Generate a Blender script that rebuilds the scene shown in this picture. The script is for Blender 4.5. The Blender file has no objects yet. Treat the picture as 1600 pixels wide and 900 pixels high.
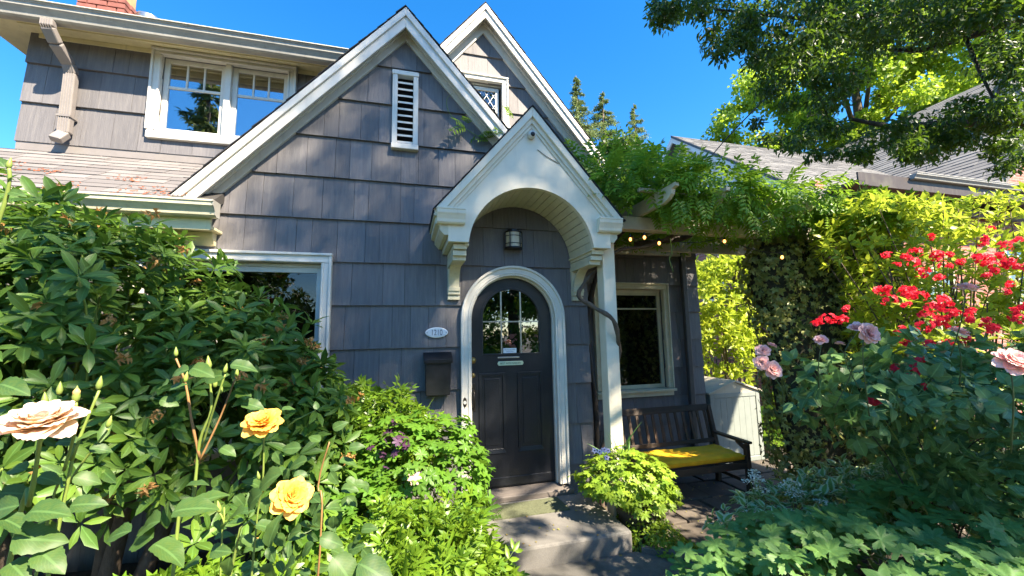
import bpy, math, random
import numpy as np
from mathutils import Vector, Matrix

random.seed(7)
rng = np.random.default_rng(7)
PI = math.pi
scene = bpy.context.scene
col = scene.collection

# ------------------------------------------------------------------ camera
YAW, PITCH, ROLL = 0.26283796, 0.11930108, -0.01793221
CAM = np.array([-1.04539778, -3.98206476, 1.42983188])
FPX = 620.0
cyw, syw, cp, sp = math.cos(YAW), math.sin(YAW), math.cos(PITCH), math.sin(PITCH)
FW = np.array([syw*cp, cyw*cp, sp])
R0 = np.array([cyw, -syw, 0.0])
U0 = np.cross(R0, FW)
RT = math.cos(ROLL)*R0 + math.sin(ROLL)*U0
UP = -math.sin(ROLL)*R0 + math.cos(ROLL)*U0
cam_data = bpy.data.cameras.new('camera')
cam_data.sensor_width = 36.0
cam_data.lens = FPX/1600*36
cam_data.clip_start = 0.02
cam_data.clip_end = 3000
cam = bpy.data.objects.new('camera', cam_data)
col.objects.link(cam)
cam.matrix_world = Matrix([[RT[0], UP[0], -FW[0], CAM[0]], [RT[1], UP[1], -FW[1], CAM[1]],
                           [RT[2], UP[2], -FW[2], CAM[2]], [0, 0, 0, 1]])
scene.camera = cam
scene.render.resolution_x, scene.render.resolution_y = 1024, 576

def at(u, v, d):
    """world point seen at photo pixel (u, v), d metres in front of the camera"""
    return CAM + d*(FW + RT*(u-800)/FPX - UP*(v-450)/FPX)

# ------------------------------------------------------------------ light
SUN_EL, SUN_AZ = math.radians(47), math.radians(35)       # azimuth measured from -Y (street side) toward +X
SUN = np.array([math.sin(SUN_AZ)*math.cos(SUN_EL), -math.cos(SUN_AZ)*math.cos(SUN_EL), math.sin(SUN_EL)])
world = bpy.data.worlds.new('World')
scene.world = world
world.use_nodes = True
wn = world.node_tree
bg = wn.nodes['Background']
sky = wn.nodes.new('ShaderNodeTexSky')
sky.sky_type = 'NISHITA'
sky.sun_disc = False
sky.sun_elevation = SUN_EL
sky.sun_rotation = math.atan2(SUN[0], SUN[1])
sky.altitude = 300
sky.air_density = 1.0
sky.dust_density = 0.3
sky.ozone_density = 3.0
hsv = wn.nodes.new('ShaderNodeHueSaturation')
hsv.inputs['Saturation'].default_value = 1.36
wn.links.new(sky.outputs[0], hsv.inputs['Color'])
wn.links.new(hsv.outputs[0], bg.inputs[0])
bg.inputs[1].default_value = 0.100
sun_data = bpy.data.lights.new('sun', 'SUN')
sun_data.energy = 5.0
sun_data.angle = math.radians(0.7)
sun_data.color = (1.0, 0.87, 0.69)
sun = bpy.data.objects.new('sun', sun_data)
col.objects.link(sun)
sun.rotation_euler = Vector(SUN).to_track_quat('Z', 'Y').to_euler()
scene.view_settings.view_transform = 'Standard'
scene.view_settings.look = 'None'
scene.view_settings.exposure = 2.0
scene.view_settings.gamma = 1.0
scene.cycles.max_bounces = 6
scene.cycles.transparent_max_bounces = 6

# ------------------------------------------------------------------ materials
class NT:
    def __init__(s, name):
        s.m = bpy.data.materials.new(name); s.m.use_nodes = True
        s.t = s.m.node_tree; s.n = s.t.nodes; s.b = s.n['Principled BSDF']; s.out = s.n['Material Output']
    def new(s, t, **kw):
        n = s.n.new(t)
        for k, v in kw.items():
            if k in n.inputs: n.inputs[k].default_value = v
            else: setattr(n, k, v)
        return n
    def link(s, a, b): s.t.links.new(a, b)
    def coord(s, scale=(1, 1, 1), kind='Object'):
        tc = s.new('ShaderNodeTexCoord'); mp = s.new('ShaderNodeMapping'); mp.inputs['Scale'].default_value = scale
        s.link(tc.outputs[kind], mp.inputs['Vector']); return mp.outputs[0]
    def noise(s, vec, scale, detail=4, rough=0.6):
        n = s.new('ShaderNodeTexNoise', Scale=scale, Detail=detail, Roughness=rough); s.link(vec, n.inputs['Vector']); return n.outputs['Fac']
    def ramp(s, fac, stops):
        r = s.new('ShaderNodeValToRGB'); e = r.color_ramp.elements
        while len(e) < len(stops): e.new(0.5)
        for i, (p, c) in enumerate(stops):
            e[i].position = p; e[i].color = (c[0], c[1], c[2], 1)
        s.link(fac, r.inputs[0]); return r.outputs[0]
    def mix(s, fac, a, b, mode='MIX'):
        n = s.new('ShaderNodeMix'); n.data_type = 'RGBA'; n.blend_type = mode
        for sock, val in ((n.inputs[0], fac), (n.inputs[6], a), (n.inputs[7], b)):
            if hasattr(val, 'is_linked'): s.link(val, sock)
            elif isinstance(val, (int, float)): sock.default_value = val
            else: sock.default_value = (val[0], val[1], val[2], 1)
        return n.outputs[2]
    def math(s, op, a, b=0.0):
        n = s.new('ShaderNodeMath'); n.operation = op
        for i, v in enumerate((a, b)):
            if hasattr(v, 'is_linked'): s.link(v, n.inputs[i])
            else: n.inputs[i].default_value = v
        return n.outputs[0]
    def bump(s, h, strength=0.3, dist=0.01):
        n = s.new('ShaderNodeBump', Strength=strength, Distance=dist); s.link(h, n.inputs['Height']); s.link(n.outputs[0], s.b.inputs['Normal'])
    def color(s, c): s.link(c, s.b.inputs['Base Color'])

def painted(name, c, rough=0.45, dirt=0.12, bump=0.08, scale=9, grime=(0.25, 0.24, 0.16)):
    t = NT(name); v = t.coord()
    n = t.noise(v, scale, 6); n2 = t.noise(v, 1.7, 3)
    a = t.ramp(n, [(0.3, [x*(1-dirt) for x in c]), (0.7, c)])
    f = t.ramp(n2, [(0.52, (0, 0, 0)), (0.75, (dirt*1.5,)*3)])
    g2 = t.ramp(t.noise(t.coord((9, 9, .9)), 2.2, 5, .7), [(0.54, (0, 0, 0)), (0.8, (dirt*2.2,)*3)])
    t.color(t.mix(g2, t.mix(f, a, grime), [x*.6 for x in grime]))
    t.b.inputs['Roughness'].default_value = rough
    t.bump(t.noise(v, 60, 3), bump, 0.004)
    return t.m

def siding_mat(name='painted_shingle'):
    t = NT(name)
    v = t.coord((26, 26, 1.1)); v2 = t.coord((95, 95, 1.6))
    n = t.noise(v, 1.6, 5, .65); n2 = t.noise(v2, 1.5, 4, .7)
    oi = t.new('ShaderNodeObjectInfo')
    base = t.ramp(n, [(0.25, (.112, .106, .110)), (0.5, (.140, .132, .134)), (0.78, (.185, .172, .166))])
    rnd = t.math('MULTIPLY_ADD', oi.outputs['Random'], 0.34); rnd.node.inputs[2].default_value = 0.82
    c2 = t.new('ShaderNodeVectorMath'); c2.operation = 'SCALE'
    t.link(base, c2.inputs[0]); t.link(rnd, c2.inputs['Scale'])
    wear = t.ramp(t.noise(t.coord(), 2.3, 5), [(0.56, (0, 0, 0)), (0.8, (.35, .35, .35))])
    t.color(t.mix(wear, c2.outputs[0], (.27, .25, .225)))
    t.b.inputs['Roughness'].default_value = 0.62
    t.bump(n2, 0.55, 0.006)
    return t.m

def leaf_mat(name, cols, trans, tcol, rough=0.42, veins=0.0, spec=0.35, rim=None, base=None):
    t = NT(name)
    at_ = t.new('ShaderNodeAttribute'); at_.attribute_name = 'tint'
    oi = t.new('ShaderNodeObjectInfo')
    f = t.math('FRACT', t.math('ADD', at_.outputs['Fac'], oi.outputs['Random']))
    c = t.ramp(f, [(i/(len(cols)-1) if len(cols) > 1 else 0, k) for i, k in enumerate(cols)])
    nz = t.noise(t.coord(), 9 if veins else 5, 4); c = t.mix(t.ramp(nz, [(.35, (0, 0, 0)), (.75, (.55, .55, .55))]), c, [cols[len(cols)//2][0]*1.5+.01, cols[len(cols)//2][1]*1.15, cols[len(cols)//2][2]*.8])
    if veins or rim or base:
        uv = t.new('ShaderNodeUVMap'); sx = t.new('ShaderNodeSeparateXYZ'); t.link(uv.outputs[0], sx.inputs[0])
        d = t.math('ABSOLUTE', t.math('SUBTRACT', sx.outputs[0], 0.5))
    if veins:
        sp_ = t.noise(t.coord(), 26, 2); c = t.mix(t.ramp(sp_, [(.70, (0, 0, 0)), (.76, (.75, .75, .75))]), c, (.20, .13, .035))
        mid = t.ramp(d, [(0.0, (1, 1, 1)), (0.035, (1, 1, 1)), (0.06, (0, 0, 0))])
        w = t.math('SINE', t.math('MULTIPLY', t.math('SUBTRACT', sx.outputs[1], t.math('MULTIPLY', d, .9)), 60))
        sv = t.math('MULTIPLY', t.math('GREATER_THAN', w, 0.86), .45)
        vein = t.math('MULTIPLY', t.math('MAXIMUM', mid, sv), veins)
        c = t.mix(vein, c, [min(1, x*2.2+.03) for x in cols[len(cols)//2]])
    if rim:
        e = t.ramp(d, [(0.2, (0, 0, 0)), (0.3, (1, 1, 1))])
        c = t.mix(e, c, rim)
    if base: c = t.mix(t.ramp(sx.outputs[1], [(0.1, (1, 1, 1)), (0.75, (0, 0, 0))]), c, base)
    t.color(c)
    t.b.inputs['Roughness'].default_value = rough
    t.b.inputs['Specular IOR Level'].default_value = spec
    tr = t.new('ShaderNodeBsdfTranslucent')
    t.link(t.mix(0.6, c, tcol), tr.inputs['Color'])
    mx = t.new('ShaderNodeMixShader'); mx.inputs[0].default_value = trans
    t.link(t.b.outputs[0], mx.inputs[1]); t.link(tr.outputs[0], mx.inputs[2]); t.link(mx.outputs[0], t.out.inputs['Surface'])
    return t.m

def bark_mat(name, a, b, scale=14):
    t = NT(name); v = t.coord((1, 1, .35)); n = t.noise(v, scale, 7, .7)
    t.color(t.ramp(n, [(.3, a), (.7, b)])); t.b.inputs['Roughness'].default_value = .9
    t.bump(n, .8, .02); return t.m

def glass_mat(name, refl, tint=(.02, .025, .03)):
    t = NT(name)
    gl = t.new('ShaderNodeBsdfGlossy'); gl.inputs['Roughness'].default_value = 0.015; gl.inputs['Color'].default_value = (.95, .97, 1, 1)
    fr = t.new('ShaderNodeFresnel'); fr.inputs['IOR'].default_value = 1.36
    tp = t.new('ShaderNodeBsdfTransparent'); tp.inputs['Color'].default_value = (.55, .58, .58, 1)
    mx = t.new('ShaderNodeMixShader')
    f = t.math('ADD', t.math('MULTIPLY', fr.outputs[0], .8), refl)
    t.link(f, mx.inputs[0]); t.link(tp.outputs[0], mx.inputs[1]); t.link(gl.outputs[0], mx.inputs[2])
    b = t.noise(t.coord(), 2.2, 2); bp = t.new('ShaderNodeBump', Strength=.12, Distance=.004); t.link(b, bp.inputs['Height']); t.link(bp.outputs[0], gl.inputs['Normal'])
    t.link(mx.outputs[0], t.out.inputs['Surface'])
    return t.m

def plain(name, c, rough=.5, metal=0.0, noise=.15, scale=20, bump=.1, emit=None, es=0):
    t = NT(name); v = t.coord(); n = t.noise(v, scale, 5)
    t.color(t.ramp(n, [(.3, [x*(1-noise) for x in c]), (.7, [min(1, x*(1+noise)) for x in c])]))
    t.b.inputs['Roughness'].default_value = rough; t.b.inputs['Metallic'].default_value = metal
    if bump: t.bump(n, bump, .004)
    if emit: t.b.inputs['Emission Color'].default_value = (*emit, 1); t.b.inputs['Emission Strength'].default_value = es
    return t.m

def concrete_mat(name, a, b, moss=(.05, .055, .03), mamt=.6):
    t = NT(name); v = t.coord(); n = t.noise(v, 2.2, 8, .65); f = t.noise(v, 140, 3)
    base = t.ramp(n, [(.32, a), (.68, b)])
    base = t.mix(t.ramp(f, [(.45, (0, 0, 0)), (.7, (.45, .45, .45))]), base, [x*.55 for x in a])
    st = t.ramp(t.noise(v, 3.4, 6, .7), [(.5, (0, 0, 0)), (.72, (mamt,)*3)])
    t.color(t.mix(st, base, moss)); t.b.inputs['Roughness'].default_value = .9
    t.bump(t.math('ADD', n, t.math('MULTIPLY', f, .4)), .5, .006); return t.m

def wood_mat(name, a, b, axis=0, rough=.65):
    sc = [22, 22, 22]; sc[axis] = 1.6
    t = NT(name); v = t.coord(tuple(sc)); n = t.noise(v, 1.5, 6, .7)
    oi = t.new('ShaderNodeObjectInfo')
    c = t.ramp(n, [(.3, a), (.72, b)])
    t.color(t.mix(t.math('MULTIPLY', oi.outputs['Random'], .35), c, [x*.6 for x in a])); t.b.inputs['Roughness'].default_value = rough
    t.bump(n, .4, .004); return t.m

def roofing_mat(name, a, b, scale=(3.2, 3.2, 14)):
    t = NT(name); v = t.coord(); n = t.noise(v, 3, 4); g = t.noise(v, 170, 2)
    oi = t.new('ShaderNodeObjectInfo'); at_ = t.new('ShaderNodeAttribute'); at_.attribute_name = 'tint'
    c = t.ramp(at_.outputs['Fac'], [(0, a), (1, b)])
    c = t.mix(t.ramp(n, [(.4, (0, 0, 0)), (.75, (.4, .4, .4))]), c, [x*.7 for x in a])
    c = t.mix(t.math('MULTIPLY', g, .35), c, (.02, .02, .02)); t.color(c)
    t.b.inputs['Roughness'].default_value = .95; t.bump(g, .5, .003); return t.m

MT = {}
MT['siding'] = siding_mat()
MT['white'] = painted('white_trim_paint', (.72, .69, .61), .4, .12)
MT['cream'] = painted('aged_cream_paint', (.66, .61, .43), .42, .16, grime=(.36, .33, .22))
MT['offwhite'] = painted('hood_white_paint', (.78, .72, .56), .42, .10, grime=(.45, .42, .30))
MT['soffit'] = painted('bounce_lit_soffit_paint', (.78, .70, .42), .5, .14)  # cream made lighter and yellower: bounced light put into the soffit colour
MT['gutter'] = painted('weathered_gutter_paint', (.40, .38, .33), .5, .22, grime=(.2, .19, .16))
MT['pipe'] = painted('taupe_downspout_paint', (.24, .215, .20), .5, .15)
MT['darkpipe'] = painted('charcoal_downspout_paint', (.07, .066, .066), .5, .15)
MT['door'] = painted('black_door_paint', (.017, .019, .024), .32, .25, .25, grime=(.05, .05, .055))
MT['black'] = plain('black_metal', (.013, .013, .015), .32, .3)
MT['blackrough'] = plain('scuffed_black_sheet_metal', (.02, .02, .023), .3, .2, .5, 7, .5)
MT['brass'] = plain('aged_brass', (.45, .30, .10), .35, .9)
MT['iron'] = plain('dark_bronze', (.04, .035, .03), .4, .7)
MT['steel'] = plain('galvanised_steel', (.55, .55, .53), .3, .9)
MT['pane'] = glass_mat('window_glass', .14)
MT['panelow'] = glass_mat('shaded_window_glass', .02)
MT['panedoor'] = glass_mat('old_door_glass', .17)
MT['paneup'] = glass_mat('coated_upper_glass', .34)
MT['room'] = plain('unlit_room_black', (.012, .012, .014), .9)  # near-black colour stands in for the darkness of unlit rooms
MT['blind'] = plain('pale_blind', (.5, .5, .46), .8)
MT['underroof'] = plain('wall_sheathing', (.05, .045, .04), .9)
MT['roof'] = roofing_mat('brown_asphalt_shingle', (.155, .142, .138), (.235, .215, .205))
MT['roofdark'] = roofing_mat('dark_asphalt_shingle', (.03, .03, .035), (.07, .065, .07))
MT['roofgrey'] = roofing_mat('grey_asphalt_shingle', (.17, .165, .16), (.24, .235, .225))
MT['brick'] = plain('red_brick', (.24, .085, .065), .9, 0, .35, 9, .5)
MT['mortar'] = plain('lime_mortar', (.33, .28, .24), .95, 0, .2, 30, .4)
MT['terracotta'] = plain('terracotta_flue', (.46, .29, .14), .8, 0, .2, 6)
MT['step'] = concrete_mat('worn_concrete', (.135, .127, .115), (.25, .238, .212), mamt=.45)
MT['stepdark'] = concrete_mat('mossy_dark_concrete', (.085, .08, .07), (.17, .16, .14), (.03, .034, .018), .75)
MT['paver'] = concrete_mat('earth_stained_paver', (.085, .07, .056), (.165, .138, .108), (.04, .032, .022), .7)
MT['soil'] = concrete_mat('dark_garden_soil', (.018, .013, .009), (.045, .032, .021), (.02, .022, .01), .5)
MT['sill'] = wood_mat('worn_threshold_wood', (.10, .085, .075), (.25, .215, .185), 0)
MT['mat'] = plain('faded_green_doormat', (.11, .12, .065), .95, 0, .3, 60, .6)
MT['bench'] = wood_mat('dark_stained_teak', (.022, .015, .010), (.13, .078, .04), 2)
MT['benchx'] = wood_mat('dark_stained_teak_rail', (.02, .015, .012), (.07, .048, .032), 0)
MT['cushion'] = plain('yellow_canvas', (.90, .50, .012), .85, 0, .1, 14, .3)
MT['shed'] = painted('pale_resin_panel', (.27, .30, .27), .5, .12)
MT['shedroof'] = painted('cream_resin_panel', (.50, .45, .34), .5, .10)
MT['pergola'] = painted('peeling_cream_timber_paint', (.60, .55, .42), .55, .22, .3, grime=(.3, .24, .14))
MT['bark'] = bark_mat('brown_bark', (.045, .03, .02), (.16, .12, .085))
MT['barkdark'] = bark_mat('dark_bark', (.022, .018, .015), (.07, .055, .042))
MT['stem'] = plain('green_cane', (.20, .27, .05), .5, 0, .25, 12)
MT['stemdark'] = plain('dark_green_cane', (.05, .085, .03), .6, 0, .35, 12)
MT['stemred'] = plain('reddish_cane', (.26, .14, .05), .5, 0, .35, 12)
MT['teakgrey'] = wood_mat('silvered_teak', (.20, .17, .165), (.34, .30, .29), 1, .85)
MT['lamp_glass'] = plain('frosted_cream_glass', (.55, .50, .38), .35, 0, .1, 9)
MT['bulb'] = plain('glowing_bulb', (1, .6, .3), .3, 0, 0, 5, 0, (1.0, .36, .08), 1.6)
MT['pot'] = concrete_mat('dark_clay_pot', (.05, .042, .035), (.11, .09, .075))
MT['nbsiding'] = painted('neighbour_white_siding', (.74, .74, .72), .5, .05)
MT['nbbrick'] = None

# ------------------------------------------------------------------ mesh building
class MB:
    def __init__(s): s.v = []; s.f = []
    def add(s, vs, fs):
        o = len(s.v); s.v += [tuple(map(float, v)) for v in vs]; s.f += [tuple(i+o for i in f) for f in fs]; return s
    def box(s, x0, x1, y0, y1, z0, z1):
        return s.add([(x0,y0,z0),(x1,y0,z0),(x1,y1,z0),(x0,y1,z0),(x0,y0,z1),(x1,y0,z1),(x1,y1,z1),(x0,y1,z1)],
                     [(0,3,2,1),(4,5,6,7),(0,1,5,4),(1,2,6,5),(2,3,7,6),(3,0,4,7)])
    def prism(s, pts, a, b, axis='y'):
        """2-D outline extruded along an axis: axis y -> pts are (x,z), axis x -> (y,z), axis z -> (x,y)"""
        n = len(pts)
        def P(p, t):
            return {'y': (p[0], t, p[1]), 'x': (t, p[0], p[1]), 'z': (p[0], p[1], t)}[axis]
        vs = [P(p, a) for p in pts] + [P(p, b) for p in pts]
        fs = [tuple(range(n)), tuple(range(2*n-1, n-1, -1))] + [(i, i+n, (i+1) % n+n, (i+1) % n) for i in range(n)]
        return s.add(vs, fs)
    def hexa(s, c):
        return s.add(c, [(0,3,2,1),(4,5,6,7),(0,1,5,4),(1,2,6,5),(2,3,7,6),(3,0,4,7)])
    def bar(s, p, q, w, h, up=(0, 0, 1)):
        p, q, up = Vector(p), Vector(q), Vector(up); d = (q-p).normalized(); a = d.cross(up)
        if a.length < 1e-4: a = d.cross(Vector((1, 0, 0)))
        a.normalize(); b = a.cross(d)
        c = []
        for e in (p, q):
            c += [e-a*w/2-b*h/2, e+a*w/2-b*h/2, e+a*w/2+b*h/2, e-a*w/2+b*h/2]
        return s.add(c, [(0,3,2,1),(4,5,6,7),(0,1,5,4),(1,2,6,5),(2,3,7,6),(3,0,4,7)])
    def tube(s, pts, rad, n=8, caps=True):
        pts = [Vector(p) for p in pts]
        if not hasattr(rad, '__len__'): rad = [rad]*len(pts)
        o = len(s.v); prev = None
        for i, p in enumerate(pts):
            d = (pts[min(i+1, len(pts)-1)]-pts[max(i-1, 0)]).normalized()
            if prev is None:
                a = d.cross(Vector((0, 0, 1)) if abs(d.z) < .9 else Vector((1, 0, 0))).normalized()
            else:
                a = (prev - d*prev.dot(d)).normalized()
            prev = a; b = d.cross(a)
            for k in range(n):
                t = 2*PI*k/n; s.v.append(tuple(p+(a*math.cos(t)+b*math.sin(t))*rad[i]))
        for i in range(len(pts)-1):
            for k in range(n):
                s.f.append((o+i*n+k, o+i*n+(k+1) % n, o+(i+1)*n+(k+1) % n, o+(i+1)*n+k))
        if caps:
            s.f.append(tuple(o+k for k in reversed(range(n)))); s.f.append(tuple(o+(len(pts)-1)*n+k for k in range(n)))
        return s
    def lathe(s, prof, c, n=24):
        o = len(s.v)
        for r, z in prof:
            for k in range(n):
                t = 2*PI*k/n; s.v.append((c[0]+r*math.cos(t), c[1]+r*math.sin(t), c[2]+z))
        for i in range(len(prof)-1):
            for k in range(n):
                s.f.append((o+i*n+k, o+i*n+(k+1) % n, o+(i+1)*n+(k+1) % n, o+(i+1)*n+k))
        s.f.append(tuple(o+k for k in reversed(range(n)))); s.f.append(tuple(o+(len(prof)-1)*n+k for k in range(n)))
        return s
    def blob(s, c, r, nu=10, nv=7):
        o = len(s.v)
        for j in range(nv+1):
            ph = PI*j/nv
            for i in range(nu):
                t = 2*PI*i/nu; s.v.append((c[0]+r[0]*math.sin(ph)*math.cos(t), c[1]+r[1]*math.sin(ph)*math.sin(t), c[2]+r[2]*math.cos(ph)))
        for j in range(nv):
            for i in range(nu): s.f.append((o+j*nu+i, o+(j+1)*nu+i, o+(j+1)*nu+(i+1) % nu, o+j*nu+(i+1) % nu))
        return s

def world_loc(o):
    v = Vector((0, 0, 0))
    while o is not None: v += o.location; o = o.parent
    return v

def part(name, mb, mat, parent=None, bevel=0.0, smooth=False, label=None, kind=None):
    me = bpy.data.meshes.new(name)
    me.from_pydata(mb.v, [], mb.f)
    me.materials.append(MT[mat] if isinstance(mat, str) else mat)
    if smooth: me.shade_smooth()
    o = bpy.data.objects.new(name, me); col.objects.link(o)
    if parent is not None:
        o.parent = parent; o.location = -world_loc(parent)
    if bevel:
        b = o.modifiers.new('bevel', 'BEVEL'); b.width = bevel; b.segments = 2; b.limit_method = 'ANGLE'; b.angle_limit = math.radians(40)
    if label: o['label'] = label
    if kind: o['kind'] = kind
    return o

def thing(name, label, cat, loc=(0, 0, 0), group=None, kind=None):
    o = bpy.data.objects.new(name, None); o.empty_display_size = .2; col.objects.link(o); o.location = loc
    o['label'] = label; o['category'] = cat
    if group: o['group'] = group
    if kind: o['kind'] = kind
    return o

def tag(o, label, cat, group=None):
    o['label'] = label; o['category'] = cat
    if group: o['group'] = group
    return o

def struct(name, mb, mat, **kw):
    return part(name, mb, mat, kind='structure', **kw)

def text(name, body, mat, parent, size, loc, sx=1.0, depth=.0015, rot=(PI/2, 0, 0)):
    c = bpy.data.curves.new(name, 'FONT'); c.body = body; c.size = size; c.align_x = 'CENTER'; c.align_y = 'CENTER'; c.extrude = depth
    tmp = bpy.data.objects.new('tmp', c); col.objects.link(tmp)
    dg = bpy.context.evaluated_depsgraph_get()
    me = bpy.data.meshes.new_from_object(tmp.evaluated_get(dg)); bpy.data.objects.remove(tmp)
    me.name = name; me.materials.clear(); me.materials.append(MT[mat])
    o = bpy.data.objects.new(name, me); col.objects.link(o); o.rotation_euler = rot; o.scale = (sx, 1, 1)
    o.parent = parent; o.location = Vector(loc)-world_loc(parent)
    return o
SHADE_A, SHADE_B, SHADE_C, SHADE_D = 150, 28, 40, 22
# ------------------------------------------------------------------ ground
def hsmooth(a, b, x):
    t = np.clip((x-a)/(b-a), 0, 1); return t*t*(3-2*t)
def ground_h(x, y):
    h = -0.56 + 0*x
    left = hsmooth(-.55, -1.0, x)*hsmooth(-4.6, -3.6, y)*hsmooth(.2, -.3, y)
    h = h + .40*left
    right = hsmooth(.95, 1.5, x)*hsmooth(-1.25, -1.9, y)*hsmooth(-5.2, -4.2, y)*hsmooth(6.5, 5.0, x)
    h = h + .42*right
    return h
xs = np.unique(np.concatenate([np.linspace(-1500, -60, 12), np.linspace(-60, -9, 16), np.linspace(-9, 9, 110), np.linspace(9, 60, 16), np.linspace(60, 1500, 12)]))
ys = xs.copy()
gx, gy = np.meshgrid(xs, ys, indexing='ij')
gz = ground_h(gx, gy) + np.where((abs(gx) < 9) & (abs(gy) < 9), rng.normal(0, .008, gx.shape), 0)
# low under house and paving
gz = np.where((gx > -.62) & (gx < 1.6) & (gy < .2), np.minimum(gz, -.56), gz)
g = MB(); n = len(xs)
g.v = [tuple(p) for p in np.stack([gx, gy, gz], -1).reshape(-1, 3).tolist()]
g.f = [(i*n+j, (i+1)*n+j, (i+1)*n+j+1, i*n+j+1) for i in range(n-1) for j in range(n-1)]
struct('ground', g, 'soil', smooth=True)

# concrete stoop, landing path, patio
st = MB().box(-.62, .742, -.935, .02, -.58, -.15)
struct('stoop', st, 'step', bevel=.018)
pth = MB().prism([(-.62, -.937), (.76, -.937), (1.02, -1.15), (1.30, -1.30), (1.30, -1.75), (1.05, -2.6), (.95, -4.6), (-.62, -4.6)][::-1], -.58, -.30, 'z')
struct('path', pth, 'stepdark', bevel=.012)
ed = MB()
cv = [(.80, -.96), (1.06, -1.13), (1.36, -1.28), (1.36, -1.75)]
for a, b in zip(cv[:-1], cv[1:]): ed.bar((a[0], a[1], -.31), (b[0], b[1], -.31), .05, .10)
struct('path_edging', ed, 'stepdark', bevel=.006)
patio = MB().box(.78, 6.2, -1.22, 1.14, -.60, -.535)
pt = struct('patio', patio, 'soil')
for i in range(11):
    for j in range(5):
        x0 = .85+i*.48+(j % 2)*.2+random.uniform(-.01, .01); y0 = -1.18+j*.46
        if x0 > 5.6: continue
        dz = random.uniform(-.006, .006)
        q = MB().prism([(x0+random.uniform(0, .015), y0+random.uniform(0, .015)), (x0+.455, y0+random.uniform(0, .015)), (x0+.455-random.uniform(0, .02), y0+.435), (x0+random.uniform(0, .015), y0+.435)], -.545, -.498+dz, 'z')
        part('paver', q, 'paver', pt, bevel=.008)

# ------------------------------------------------------------------ siding engine
def fillpieces(x0, x1, z0, z1, holes):
    """split a rectangle around rectangular holes (x0,x1,z0,z1)"""
    out = [(x0, x1, z0, z1)]
    for hx0, hx1, hz0, hz1 in holes:
        nxt = []
        for a, b, c, d in out:
            if b <= hx0 or a >= hx1 or d <= hz0 or c >= hz1: nxt.append((a, b, c, d)); continue
            if a < hx0: nxt.append((a, hx0, c, d))
            if b > hx1: nxt.append((hx1, b, c, d))
            m0, m1 = max(a, hx0), min(b, hx1)
            if c < hz0: nxt.append((m0, m1, c, hz0))
            if d > hz1: nxt.append((m0, m1, hz1, d))
        out = nxt
    return [o for o in out if o[1]-o[0] > .004 and o[3]-o[2] > .004]

def outline(x0, x1, z0, z1, top=None, bot=None, breaks=()):
    """outline of the rectangle clipped under top(x) and above bot(x); None when empty"""
    xs_ = [x0, x1] + [b for b in breaks if x0 < b < x1]
    if bot is not None: xs_ += list(np.linspace(x0, x1, 9))
    if top is not None: xs_ += list(np.linspace(x0, x1, 5))
    xs_ = sorted(set(round(x, 5) for x in xs_))
    cols = []
    for x in xs_:
        lo = max(z0, bot(x)) if bot else z0
        hi = min(z1, top(x)) if top else z1
        cols.append((x, lo, hi))
    keep = [c for c in cols if c[2]-c[1] > .003]
    if len(keep) < 2: return None
    i0, i1 = cols.index(keep[0]), cols.index(keep[-1])
    keep = cols[i0:i1+1]
    if any(c[2]-c[1] <= .003 for c in keep): return None
    return [(c[0], c[1]) for c in keep] + [(c[0], c[2]) for c in reversed(keep)]

def shingle(parent, pts, y, zlow, ztop, thick=.026, lift=.0):
    """tapered shake: butt stands proud of the wall at its low edge"""
    n = len(pts)
    def yy(z): return y-.006-lift-thick*(1-(z-zlow)/(ztop-zlow))
    vs = [(p[0], yy(p[1]), p[1]) for p in pts] + [(p[0], y+.004, p[1]) for p in pts]
    fs = [tuple(range(n)), tuple(range(2*n-1, n-1, -1))] + [(i, i+n, (i+1) % n+n, (i+1) % n) for i in range(n)]
    return part('shingle', MB().add(vs, fs), 'siding', parent)

S, Z0 = .40796347, 1.32939813
def wall_siding(parent, y, x0, x1, k0, k1, holes=(), top=None, bot=None, breaks=(), flare=0.0, ztop=99):
    for k in range(k0, k1):
        zl, zt = Z0+k*S, min(Z0+(k+1)*S+.012, ztop)
        x = x0-(flare if x0 < -3 else 0) + 0
        first = True
        while x < x1-.02:
            w = random.choice([.13, .17, .2, .22, .25, .28, .3])
            xe = x+w
            if x1-xe < .09: xe = x1
            for a, b, c, d in fillpieces(x+.0015, xe-.0015, zl+random.uniform(-.0015, .0015), zt, holes):
                o = outline(a, b, c, d, top, bot, breaks)
                if o: shingle(parent, o, y, zl, zt+.02, lift=random.uniform(0, .003))
            x = xe; first = False

def wall_core(name, parent, y0, y1, x0, x1, z0, z1, holes=(), top=None, bot=None, breaks=()):
    m = MB()
    cuts = sorted(set([x0, x1]+[h[i] for h in holes for i in (0, 1) if x0 < h[i] < x1]+[b for b in breaks if x0 < b < x1]))
    for a, b in zip(cuts[:-1], cuts[1:]):
        for p in fillpieces(a, b, z0, z1, holes):
            o = outline(*p, top, bot, breaks)
            if o: m.prism(o, y0, y1, 'y')
    return part(name, m, 'underroof', parent)

house = thing('cottage', 'grey shingled cottage with steep white trimmed gables and arched black front door', 'house', (-1, 1.5, -.56))

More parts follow.
